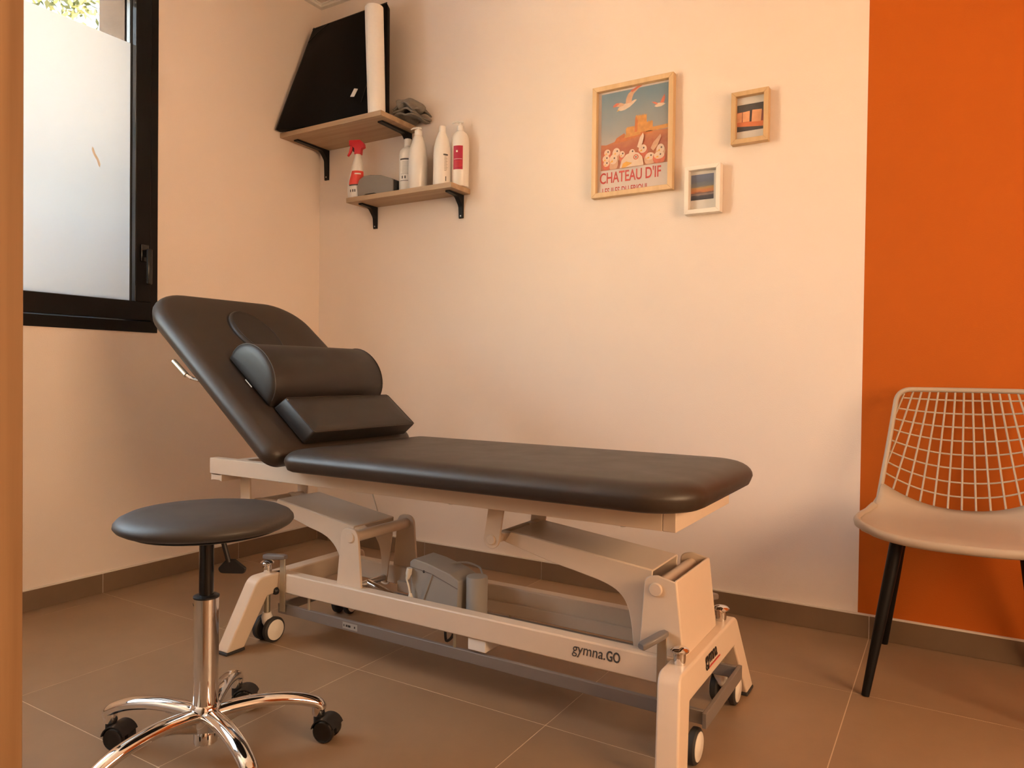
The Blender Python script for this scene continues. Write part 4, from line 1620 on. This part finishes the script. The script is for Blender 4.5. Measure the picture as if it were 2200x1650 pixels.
# 1: screw-cap bottle with a printed label
b = bottle('lotion_bottle', 0.618, -0.070, None, 'white screw-cap bottle with a framed text label, third from the left')
pr = [(0.005, 0.0), (0.035, 0.0), (0.038, 0.004), (0.038, 0.168), (0.034, 0.186), (0.024, 0.198), (0.016, 0.203), (0.015, 0.207)]
bd = body(b, 0.618, -0.070, pr)
G().lathe([(0.0155, 0.207), (0.0175, 0.208), (0.0175, 0.238), (0.016, 0.240), (0.002, 0.2405)], (0.618, -0.070, SZ2), 24).build('cap', 'bottle_white', b, smooth=40)
l1 = patch(b, 0.618, -0.070, 0.038, 0.048, 0.148, -110, 5, 'label_white', 1, 1)
patch(b, 0.618, -0.070, 0.038, 0.140, 0.147, -108, 3, 'ink', 1, 1, 'print_band', 0.0010, parent=l1)
patch(b, 0.618, -0.070, 0.038, 0.048, 0.0505, -108, 3, 'ink', 1, 1, 'print_band', 0.0010, parent=l1)
for k in range(9):
    patch(b, 0.618, -0.070, 0.038, 0.083 + k * 0.006, 0.0848 + k * 0.006, -88, -30 + (k * 37 % 25), 'control_grey', 1, 1, 'print_line', 0.0010, parent=l1)
patch(b, 0.618, -0.070, 0.038, 0.078, 0.0792, -100, 0, 'ink', 1, 1, 'print_line', 0.0010, parent=l1)
for a in (-92, -72, -30):
    patch(b, 0.618, -0.070, 0.038, 0.058, 0.070, a, a + 9, 'ink', 1, 1, 'print_mark', 0.0010, 3, parent=l1)


def pump_head(b, x, y, z, ang, cap_r=0.017, up=0.040, noz=0.050):
    G().lathe([(cap_r * 0.95, z), (cap_r, z + 0.001), (cap_r, z + 0.022), (cap_r * 0.85, z + 0.025), (0.007, z + 0.026), (0.006, z + up - 0.008), (0.009, z + up - 0.007),
               (0.010, z + up - 0.001), (0.002, z + up)], (x, y, SZ2), 22).build('pump_collar', 'bottle_white', b, smooth=40)
    d = Vector((math.cos(ang), math.sin(ang), 0))
    p0 = Vector((x, y, SZ2 + z + up - 0.003))
    G().tube([p0 - d * 0.012, p0, p0 + d * noz * 0.6 + Vector((0, 0, 0.001)), p0 + d * noz - Vector((0, 0, 0.005))],
             [(0.004, 0.008), (0.0045, 0.0085), (0.0035, 0.005), (0.0025, 0.0035)], 10).build('pump_spout', 'bottle_white', b, smooth=60)


# 2: plain tapered pump bottle
b = bottle('pump_bottle', 0.692, -0.090, None, 'plain white tapered pump bottle without a label')
pr = [(0.005, 0.0), (0.039, 0.0), (0.0415, 0.004), (0.0415, 0.125), (0.0400, 0.150), (0.0350, 0.185), (0.0270, 0.215), (0.0200, 0.232), (0.0165, 0.238)]
body(b, 0.692, -0.090, pr)
pump_head(b, 0.692, -0.090, 0.237, math.radians(200), 0.0165, 0.038, 0.034)
# 3: slim tapered bottle with small print
b = bottle('slim_bottle', 0.830, -0.100, None, 'slim white flip-cap bottle with small black print')
pr = [(0.005, 0.0), (0.035, 0.0), (0.037, 0.004), (0.037, 0.130), (0.0345, 0.165), (0.0270, 0.200), (0.0180, 0.222), (0.0150, 0.228)]
bd = body(b, 0.830, -0.100, pr)
G().lathe([(0.0142, 0.227), (0.0150, 0.228), (0.0142, 0.252), (0.013, 0.254), (0.002, 0.2545)], (0.830, -0.100, SZ2), 20).build('cap', 'bottle_white', b, smooth=40)
for k in range(12):
    patch(b, 0.830, -0.100, 0.037, 0.058 + k * 0.0062, 0.0606 + k * 0.0062, -38, -22 + (k * 13 % 9), 'control_grey', 1, 1, 'print_line', 0.0006, 4, parent=bd)
patch(b, 0.830, -0.100, 0.037, 0.122, 0.128, -45, -12, 'ink', 1, 1, 'print_band', 0.0007, 4, parent=bd)
patch(b, 0.830, -0.100, 0.037, 0.014, 0.034, -30, -24, 'ink', 1, 1, 'print_mark', 0.0007, 2, parent=bd)
# 4: tall pump bottle with a crimson label
b = bottle('crimson_label_bottle', 0.905, -0.068, None, 'tall white pump bottle with a crimson label, rightmost on the shelf')
bx_, by_ = 0.886, -0.046
pr = [(0.005, 0.0), (0.0365, 0.0), (0.039, 0.004), (0.039, 0.190), (0.0360, 0.212), (0.0280, 0.228), (0.0190, 0.236), (0.016, 0.239)]
b.location = (bx_, by_, SZ2)
BASE[b.name] = Vector((bx_, by_, SZ2))
bd = body(b, bx_, by_, pr)
pump_head(b, bx_, by_, 0.238, math.radians(205), 0.0150, 0.044, 0.036)
l4 = patch(b, bx_, by_, 0.039, 0.068, 0.168, -100, -38, 'label_crimson', 1, 1)
patch(b, bx_, by_, 0.039, 0.111, 0.1125, -95, -42, 'label_white', 1, 1, 'print_line', 0.0010, parent=l4)
patch(b, bx_, by_, 0.039, 0.140, 0.148, -80, -70, 'pale_hub', 1, 1, 'print_mark', 0.0010, parent=l4)
for k in range(6):
    patch(b, bx_, by_, 0.039, 0.078 + k * 0.005, 0.0792 + k * 0.005, -88, -50 + (k * 29 % 10), 'label_red', 1, 1, 'print_line', 0.0010, 5, parent=l4)

# spray bottle
sb = thing('spray_bottle', (0.330, -0.095, SZ2), 'white spray bottle with a red trigger and red label', 'bottle', 'bottles on the lower shelf')
sx0, sy0 = 0.338, -0.098
rings = []
for (h, wx, wy, ox) in ((0.0, 0.036, 0.026, -0.003), (0.004, 0.0405, 0.029, -0.003), (0.05, 0.0435, 0.030, -0.005), (0.085, 0.0415, 0.030, -0.003), (0.115, 0.0350, 0.0285, 0.002),
                        (0.150, 0.0275, 0.025, 0.005), (0.175, 0.0215, 0.0205, 0.007), (0.192, 0.0150, 0.015, 0.008), (0.205, 0.0130, 0.013, 0.008)):
    rings.append([Vector((sx0 + ox + wx * math.cos(2 * PI * k / 32), sy0 + wy * math.sin(2 * PI * k / 32), SZ2 + h)) for k in range(32)])
sbd = G().loft(rings).build('body', 'bottle_white', sb, smooth=60)
nx, ny, nz_ = sx0 + 0.008, sy0, SZ2 + 0.205
TD = Vector((-0.93, -0.36, 0)).normalized()
TS = Vector((-TD.y, TD.x, 0))


def trig(poly, w_, name, parent, mat='trigger_red', bev=0.003):
    q = Vector((nx, ny, nz_))
    poly = [(p[0] * 1.2, p[1] * 1.12) for p in poly]
    return G().prism(poly, lambda p: q + TD * p[0] + Vector((0, 0, p[1])) - TS * w_, lambda p: q + TD * p[0] + Vector((0, 0, p[1])) + TS * w_).build(name, mat, parent, bevel=bev)


th_ = trig(round_poly([(-0.014, 0.0), (0.012, 0.0), (0.012, 0.024), (0.022, 0.034), (0.033, 0.036), (0.034, 0.058), (-0.010, 0.058), (-0.026, 0.044), (-0.028, 0.028), (-0.016, 0.022)],
                      [0.001, 0.001, 0.004, 0.004, 0.002, 0.004, 0.006, 0.006, 0.004, 0.004], 4), 0.0115, 'spray_head', sb)
trig(round_poly([(0.020, 0.036), (0.030, 0.036), (0.036, 0.010), (0.043, -0.004), (0.039, -0.007), (0.030, 0.004), (0.022, 0.020)], [0, 0, 0.006, 0.002, 0.002, 0.006, 0.004], 4), 0.006,
     'trigger', th_, bev=0.0015)
trig([(0.010, 0.008), (0.019, 0.012), (0.021, 0.034), (0.010, 0.036)], 0.005, 'trigger_spring', th_, 'black_plastic', 0.001)


def wrap(z0, z1, a0, a1, mat, name, parent, off=0.0008, taper=0.0):
    vs_, fs_ = [], []
    n_, m_ = 10, 6
    tab = ((0.0, 0.036, 0.026, -0.003), (0.004, 0.0405, 0.029, -0.003), (0.05, 0.0435, 0.030, -0.005), (0.085, 0.0415, 0.030, -0.003), (0.115, 0.0350, 0.0285, 0.002), (0.150, 0.0275, 0.025, 0.005))
    for j in range(m_ + 1):
        z = z0 + (z1 - z0) * j / m_
        for (h0, ax0, ay0, o0), (h1, ax1, ay1, o1) in zip(tab, tab[1:]):
            if h0 <= z <= h1:
                q = (z - h0) / (h1 - h0)
                ax_, ay_, oo = ax0 + (ax1 - ax0) * q, ay0 + (ay1 - ay0) * q, o0 + (o1 - o0) * q
        for i in range(n_ + 1):
            a = math.radians(a0 + taper * j / m_ + (a1 - a0) * i / n_)
            vs_.append((sx0 + oo + (ax_ + off) * math.cos(a), sy0 + (ay_ + off) * math.sin(a), SZ2 + z))
    for j in range(m_):
        for i in range(n_):
            a = j * (n_ + 1) + i
            fs_.append((a, a + 1, a + n_ + 2, a + n_ + 1))
    return G().add(vs_, fs_).build(name, mat, parent, smooth=60)


lb = wrap(0.062, 0.125, -112, 0, 'label_red', 'label', sb, 0.0009, 14)
wrap(0.108, 0.114, -70, -20, 'label_white', 'print_line', lb, 0.0014)
wrap(0.057, 0.063, -105, -20, 'ink', 'print_band', lb, 0.0014)
for a in (-98, -80, -66):
    wrap(0.028, 0.040, a, a + 7, 'ink_dark', 'print_mark', sbd, 0.0010)

# grey dispenser tub lying on its side
dp = thing('grey_dispenser', (0.455, -0.080, SZ2), 'grey moulded plastic dispenser on the lower shelf beside the spray bottle', 'dispenser')
prof = [(0.372, 0.003), (0.368, 0.050), (0.378, 0.080), (0.405, 0.094), (0.450, 0.095), (0.510, 0.086), (0.568, 0.066), (0.580, 0.058), (0.580, 0.003), (0.50, 0.003), (0.47, 0.012), (0.42, 0.012), (0.40, 0.003)]
pp_ = round_poly(prof, [0.008, 0.02, 0.02, 0.03, 0.03, 0.03, 0.004, 0.004, 0.002, 0.006, 0.006, 0.006, 0.006], 5)
G().prism(pp_, lambda p: Vector((p[0], -0.126, SZ2 + p[1] - 0.0028)), lambda p: Vector((p[0], -0.040, SZ2 + p[1] - 0.0028))).build('shell', 'dispenser_grey', dp, bevel=0.010, bseg=4, smooth=50)
G().box((0.5802, -0.122, SZ2 + 0.002), (0.584, -0.044, SZ2 + 0.056)).build('rim', 'black_plastic', dp, bevel=0.002)

# ================================================================ PICTURES
def frame(name, x0, x1, z0, z1, depth, wdt, mat, label):
    p = thing(name, ((x0 + x1) / 2, -0.001, z0), label, 'picture', 'framed pictures on the back wall')
    y0, y1 = -0.002 - depth, -0.002
    # mitred mouldings
    o = [(x0, z0), (x1, z0), (x1, z1), (x0, z1)]
    i = [(x0 + wdt, z0 + wdt), (x1 - wdt, z0 + wdt), (x1 - wdt, z1 - wdt), (x0 + wdt, z1 - wdt)]
    for k in range(4):
        m = (k + 1) % 4
        G().xz([o[k], o[m], i[m], i[k]], y0, y1).build('moulding', mat, p, bevel=0.0012)
    return p, (x0 + wdt, x1 - wdt, z0 + wdt, z1 - wdt)


def flat(poly, y, name, mat, parent, t=0.0003):
    return G().xz(poly, y, y + t).build(name, mat, parent, smooth=0)


def ell(cx, cz, rx, rz, n=20, rot=0.0, a0=0, a1=360):
    out = []
    for k in range(n if a1 - a0 >= 360 else n + 1):
        a = math.radians(a0 + (a1 - a0) * k / n)
        x, z = rx * math.cos(a), rz * math.sin(a)
        out.append((cx + x * math.cos(rot) - z * math.sin(rot), cz + x * math.sin(rot) + z * math.cos(rot)))
    return out


# poster --------------------------------------------------------
ramp_mat('poster_sky', [(0.0, (0.50, 0.40, 0.34)), (0.35, (0.32, 0.32, 0.31)), (0.7, (0.22, 0.27, 0.30)), (1.0, (0.15, 0.24, 0.31))], 2, 0.17, 0.385, 0.35, 14)
ramp_mat('poster_hill', [(0.0, (0.50, 0.19, 0.09)), (0.5, (0.42, 0.11, 0.045)), (1.0, (0.55, 0.21, 0.06))], 2, 0.10, 0.25, 0.9, 40)
simple('poster_castle', (0.60, 0.27, 0.05), 0.6, noise=0.35, nscale=70)
simple('poster_castle_shade', (0.55, 0.16, 0.03), 0.6, noise=0.3, nscale=70)
simple('poster_bird', (0.62, 0.36, 0.22), 0.6, noise=0.2, nscale=60)
simple('poster_bird_pale', (0.72, 0.55, 0.42), 0.6, noise=0.12, nscale=60)
simple('poster_wing', (0.60, 0.14, 0.07), 0.6, noise=0.3, nscale=60)
simple('poster_ochre', (0.75, 0.38, 0.05), 0.6, noise=0.2, nscale=60)
simple('poster_paper', (0.62, 0.54, 0.50), 0.6, noise=0.03)
simple('poster_lettering', (0.50, 0.045, 0.03), 0.6, noise=0.2, nscale=50)
simple('poster_eye', (0.10, 0.06, 0.05), 0.6)

PX0, PX1, PZ0_, PZ1_ = 1.499, 1.822, 1.520, 1.944
pic, (ix0, ix1, iz0, iz1) = frame('framed_poster', PX0, PX1, PZ0_, PZ1_, 0.030, 0.0185, 'frame_wood',
                                  'large pale wood framed travel poster of a castle and gulls')
PB = -0.012
pr_ = flat([(ix0 - 0.004, iz0 - 0.004), (ix1 + 0.004, iz0 - 0.004), (ix1 + 0.004, iz1 + 0.004), (ix0 - 0.004, iz1 + 0.004)], PB, 'print_sheet', 'poster_paper', pic, 0.002)
G().box((ix0 - 0.002, -0.0215, iz0 - 0.002), (ix1 + 0.002, -0.0200, iz1 + 0.002)).build('glazing', 'picture_glass', pic, smooth=0)
AX0, AX1, AZ0, AZ1 = 1.530, 1.797, 1.6255, 1.9185


def pp2(u, v):
    """u,v in 0..1 of the art area (v up)"""
    return (AX0 + u * (AX1 - AX0), AZ0 + v * (AZ1 - AZ0))


def pf(pts, lay, name, mat):
    return flat([pp2(*q) for q in pts], PB - 0.0003 - 0.00012 * lay, name, mat, pr_, 0.0001)


pf([(0, 0), (1, 0), (1, 1), (0, 1)], 0, 'printed_sky', 'poster_sky')
pf([(0, 0), (1, 0), (1, .42), (.75, .42), (.55, .45), (.35, .42), (.22, .36), (.08, .33), (0, .34)], 1, 'printed_hill', 'poster_hill')
# castle: walls, keep, side tower with battlements
pf([(.38, .42), (.38, .50), (.40, .52), (.51, .52), (.51, .43)], 2, 'printed_castle', 'poster_castle')
kp = [(.51, .42), (.52, .62), (.53, .65)]
for k in range(5):
    kp += [(.54 + k * .028, .655), (.552 + k * .028, .655), (.553 + k * .028, .640), (.566 + k * .028, .640)]
kp += [(.69, .655), (.69, .42)]
pf(kp, 3, 'printed_castle', 'poster_castle')
pf([(.51, .42), (.52, .62), (.535, .64), (.56, .58), (.55, .42)], 4, 'printed_castle', 'poster_castle_shade')
tp = [(.67, .42), (.67, .545)]
for k in range(3):
    tp += [(.68 + k * .035, .555), (.695 + k * .035, .555), (.696 + k * .035, .543), (.712 + k * .035, .543)]
tp += [(.78, .55), (.78, .42)]
pf(tp, 4, 'printed_castle', 'poster_castle')
pf([(.78, .42), (.78, .47), (1, .48), (1, .43)], 3, 'printed_castle', 'poster_castle')
pf([(.20, .34), (.24, .40), (.36, .45), (.38, .40), (.60, .43), (.78, .43), (.78, .40), (.55, .38), (.38, .34)], 4, 'printed_castle', 'poster_castle_shade')
pf([(.36, .385), (.37, .43), (.60, .445), (.60, .40)], 5, 'printed_castle', 'poster_castle')


def gull(cx, cz, s, lay=3):
    B = [(-.13, .00), (-.09, .035), (-.02, .055), (.06, .060), (.13, .085), (.16, .080), (.12, .045), (.06, .005), (-.02, -.025), (-.08, -.030), (-.115, -.020)]
    pf([(cx + x * s, cz + z * s) for x, z in B], lay, 'printed_gull', 'poster_bird_pale')
    W1 = [(-.01, .05), (.00, .12), (.03, .175), (.10, .215), (.20, .262), (.29, .285), (.27, .262), (.18, .215), (.11, .16), (.085, .10), (.08, .055)]
    pf([(cx + x * s, cz + z * s) for x, z in W1], lay + 1, 'printed_wing', 'poster_bird')
    pf([(cx + x * s, cz + z * s) for x, z in [(.06, .205), (.20, .262), (.29, .285), (.27, .262), (.18, .225), (.09, .185)]], lay + 2, 'printed_wing', 'poster_wing')
    W2 = [(-.02, .05), (-.08, .075), (-.15, .080), (-.195, .055), (-.20, .030), (-.16, .035), (-.10, .025), (-.05, .030)]
    pf([(cx + x * s, cz + z * s) for x, z in W2], lay + 1, 'printed_wing', 'poster_bird')
    pf([(cx + x * s, cz + z * s) for x, z in [(-.10, .070), (-.15, .080), (-.195, .055), (-.20, .030), (-.15, .038)]], lay + 2, 'printed_wing', 'poster_wing')
    pf([(cx + x * s, cz + z * s) for x, z in [(-.115, -.004), (-.135, -.02), (-.145, -.032), (-.105, -.022)]], lay + 2, 'printed_beak', 'poster_ochre')


gull(.38, .775, 1.0)


def gull2(cx, cz, s, lay=3):
    pf([(cx + x * s, cz + z * s) for x, z in [(-.07, -.01), (-.02, .025), (.05, .02), (.09, .0), (.03, -.025), (-.04, -.025)]], lay, 'printed_gull', 'poster_bird_pale')
    pf([(cx + x * s, cz + z * s) for x, z in [(.01, .02), (.04, .075), (.075, .125), (.085, .07), (.065, .015)]], lay + 1, 'printed_wing', 'poster_wing')
    pf([(cx + x * s, cz + z * s) for x, z in [(-.02, .02), (-.06, .045), (-.11, .052), (-.07, .02), (-.035, .005)]], lay + 1, 'printed_wing', 'poster_wing')


gull2(.87, .735, 1.0)
# crowd of gull heads in front of the hill
heads = [(.10, .23, .048, .060), (.24, .22, .055, .075), (.33, .18, .040, .060), (.48, .19, .040, .050), (.64, .21, .060, .075), (.90, .18, .055, .080),
         (.085, .15, .055, .065), (.20, .13, .060, .090), (.09, .085, .045, .055), (.75, .10, .068, .065), (.885, .095, .075, .065)]
for k, (hx, hz, rx, rz) in enumerate(heads):
    lay = 6 + 3 * k
    bdy = ell(hx, hz - rz * 0.50, rx * 1.25, rz * 1.2, 14)
    bdy = [(min(max(x, 0.0), 1.0), max(z, 0.0)) for x, z in bdy]
    pf(bdy, lay, 'printed_gull', 'poster_bird' if k % 2 else 'poster_wing')
    hd_ = [(min(max(x, 0.0), 1.0), max(z, 0.0)) for x, z in ell(hx, hz, rx, rz * .72, 14)]
    pf(hd_, lay + 1, 'printed_gull', 'poster_bird_pale')
    pf(ell(min(hx + rx * .25, .975), hz + rz * .15, .012, .012, 8), lay + 2, 'printed_eye', 'poster_eye')
    pf([(min(max(x, 0.0), 1.0), max(z, 0.0)) for x, z in [(hx - rx * .2, hz - rz * .05), (hx - rx * .95, hz - rz * .45), (hx - rx * .1, hz - rz * .4)]], lay + 2, 'printed_beak', 'poster_ochre')
pf([(.56, .24), (.60, .36), (.645, .41), (.66, .37), (.64, .28), (.60, .22)], 40, 'printed_gull', 'poster_bird_pale')
pf([(.76, .20), (.80, .27), (.90, .36), (.91, .33), (.86, .22), (.80, .16)], 41, 'printed_gull', 'poster_bird')
# the big gull in the middle
pf([(.30, 0), (.33, .10), (.40, .165), (.50, .185), (.58, .165), (.64, .11), (.66, 0)], 42, 'printed_gull', 'poster_bird_pale')
pf([(.33, 0), (.35, .055), (.40, .075), (.49, .045), (.42, .015), (.38, 0)], 43, 'printed_beak', 'poster_ochre')
pf(ell(.545, .115, .040, .034, 18), 43, 'printed_eye', 'poster_wing')
pf(ell(.545, .115, .024, .021, 16), 44, 'printed_eye', 'poster_bird_pale')
pf(ell(.545, .115, .011, .010, 12), 45, 'printed_eye', 'poster_eye')
# lettering
text_obj('poster_title', "CHATEAU D'IF", 0.058, 'poster_lettering', pr_, plane_mw((1.526, PB - 0.0007, 1.576), (1, 0, 0), (0, 0, 1)), offset=0.0008, sx=0.655, extrude=0.0002)
text_obj('poster_subtitle', "- LES ILES DU FRIOUL -", 0.036, 'poster_lettering', pr_, plane_mw((1.524, PB - 0.0007, 1.5320), (1, 0, 0), (0, 0, 1)), offset=0.0004, sx=0.595, extrude=0.0002)


# small picture: pale wood, red brick ledge
def rect(x0, x1, z0, z1):
    return [(x0, z0), (x1, z0), (x1, z1), (x0, z1)]


q1, (jx0, jx1, jz0, jz1) = frame('framed_photo', 2.031, 2.157, 1.646, 1.826, 0.030, 0.0165, 'frame_wood_dark',
                                 'small pale wood framed photo of orange stone blocks, rightmost picture')
simple('photo_block', (0.72, 0.34, 0.16), 0.5, noise=0.25, nscale=50)
simple('photo_ledge', (0.62, 0.17, 0.05), 0.5, noise=0.25, nscale=30)
simple('photo_dark', (0.045, 0.04, 0.04), 0.5, noise=0.3, nscale=20)
simple('photo_dark_red', (0.20, 0.03, 0.02), 0.5, noise=0.3, nscale=30)
bk1 = flat(rect(jx0 - 0.003, jx1 + 0.003, jz0 - 0.003, jz1 + 0.003), -0.012, 'backing', 'backing_white', q1, 0.002)
ax0, ax1, az0, az1 = 2.0478, 2.1375, 1.692, 1.784
A = lambda u, v: (ax0 + u * (ax1 - ax0), az0 + v * (az1 - az0))
ly = lambda k: -0.0124 - 0.00025 * k
flat([A(0, 0), A(1, 0), A(1, 1), A(0, 1)], ly(0), 'photo_print', 'photo_dark', bk1, 0.0002)
flat([A(0, .30), A(1, .22), A(1, .70), A(0, .74)], ly(1), 'photo_print', 'photo_dark_red', bk1, 0.0002)
flat([A(0, .20), A(1, .10), A(1, .30), A(0, .36)], ly(2), 'photo_print', 'photo_ledge', bk1, 0.0002)
flat([A(0, .36), A(.18, .35), A(.19, .72), A(0, .71)], ly(3), 'photo_print', 'photo_block', bk1, 0.0002)
flat([A(.21, .35), A(.47, .34), A(.48, .74), A(.21, .72)], ly(3), 'photo_print', 'photo_block', bk1, 0.0002)
flat([A(.55, .32), A(.90, .29), A(.93, .74), A(.57, .76)], ly(3), 'photo_print', 'photo_block', bk1, 0.0002)
flat([A(.48, .34), A(.54, .33), A(.56, .75), A(.50, .74)], ly(4), 'photo_print', 'photo_dark', bk1, 0.0002)
G().box((jx0 - 0.002, -0.0235, jz0 - 0.002), (jx1 + 0.002, -0.0220, jz1 + 0.002)).build('glazing', 'picture_glass', q1, smooth=0)

# small picture: white box frame, sea at dusk
q2, (jx0, jx1, jz0, jz1) = frame('framed_photo', 1.870, 1.999, 1.419, 1.590, 0.035, 0.0155, 'frame_white',
                                 'small white framed photo of a dusk sky over the sea')
bk2 = flat(rect(jx0 - 0.003, jx1 + 0.003, jz0 - 0.003, jz1 + 0.003), -0.012, 'backing', 'backing_white', q2, 0.002)
ramp_mat('photo_dusk', [(0.0, (0.025, 0.025, 0.04)), (0.14, (0.05, 0.045, 0.06)), (0.20, (0.24, 0.17, 0.15)), (0.26, (0.10, 0.06, 0.06)), (0.33, (0.50, 0.17, 0.05)),
                        (0.46, (0.42, 0.24, 0.07)), (0.55, (0.16, 0.17, 0.17)), (0.75, (0.10, 0.12, 0.19)), (1.0, (0.13, 0.16, 0.27))], 2, 0.053, 0.143, 0.22, 30,
         (1.0, 1.0, 5.0))
flat(rect(1.8875, 1.9695, 1.4715, 1.5625), -0.0124, 'photo_print', 'photo_dusk', bk2, 0.0002)
G().box((jx0 - 0.002, -0.0285, jz0 - 0.002), (jx1 + 0.002, -0.0270, jz1 + 0.002)).build('glazing', 'picture_glass', q2, smooth=0)
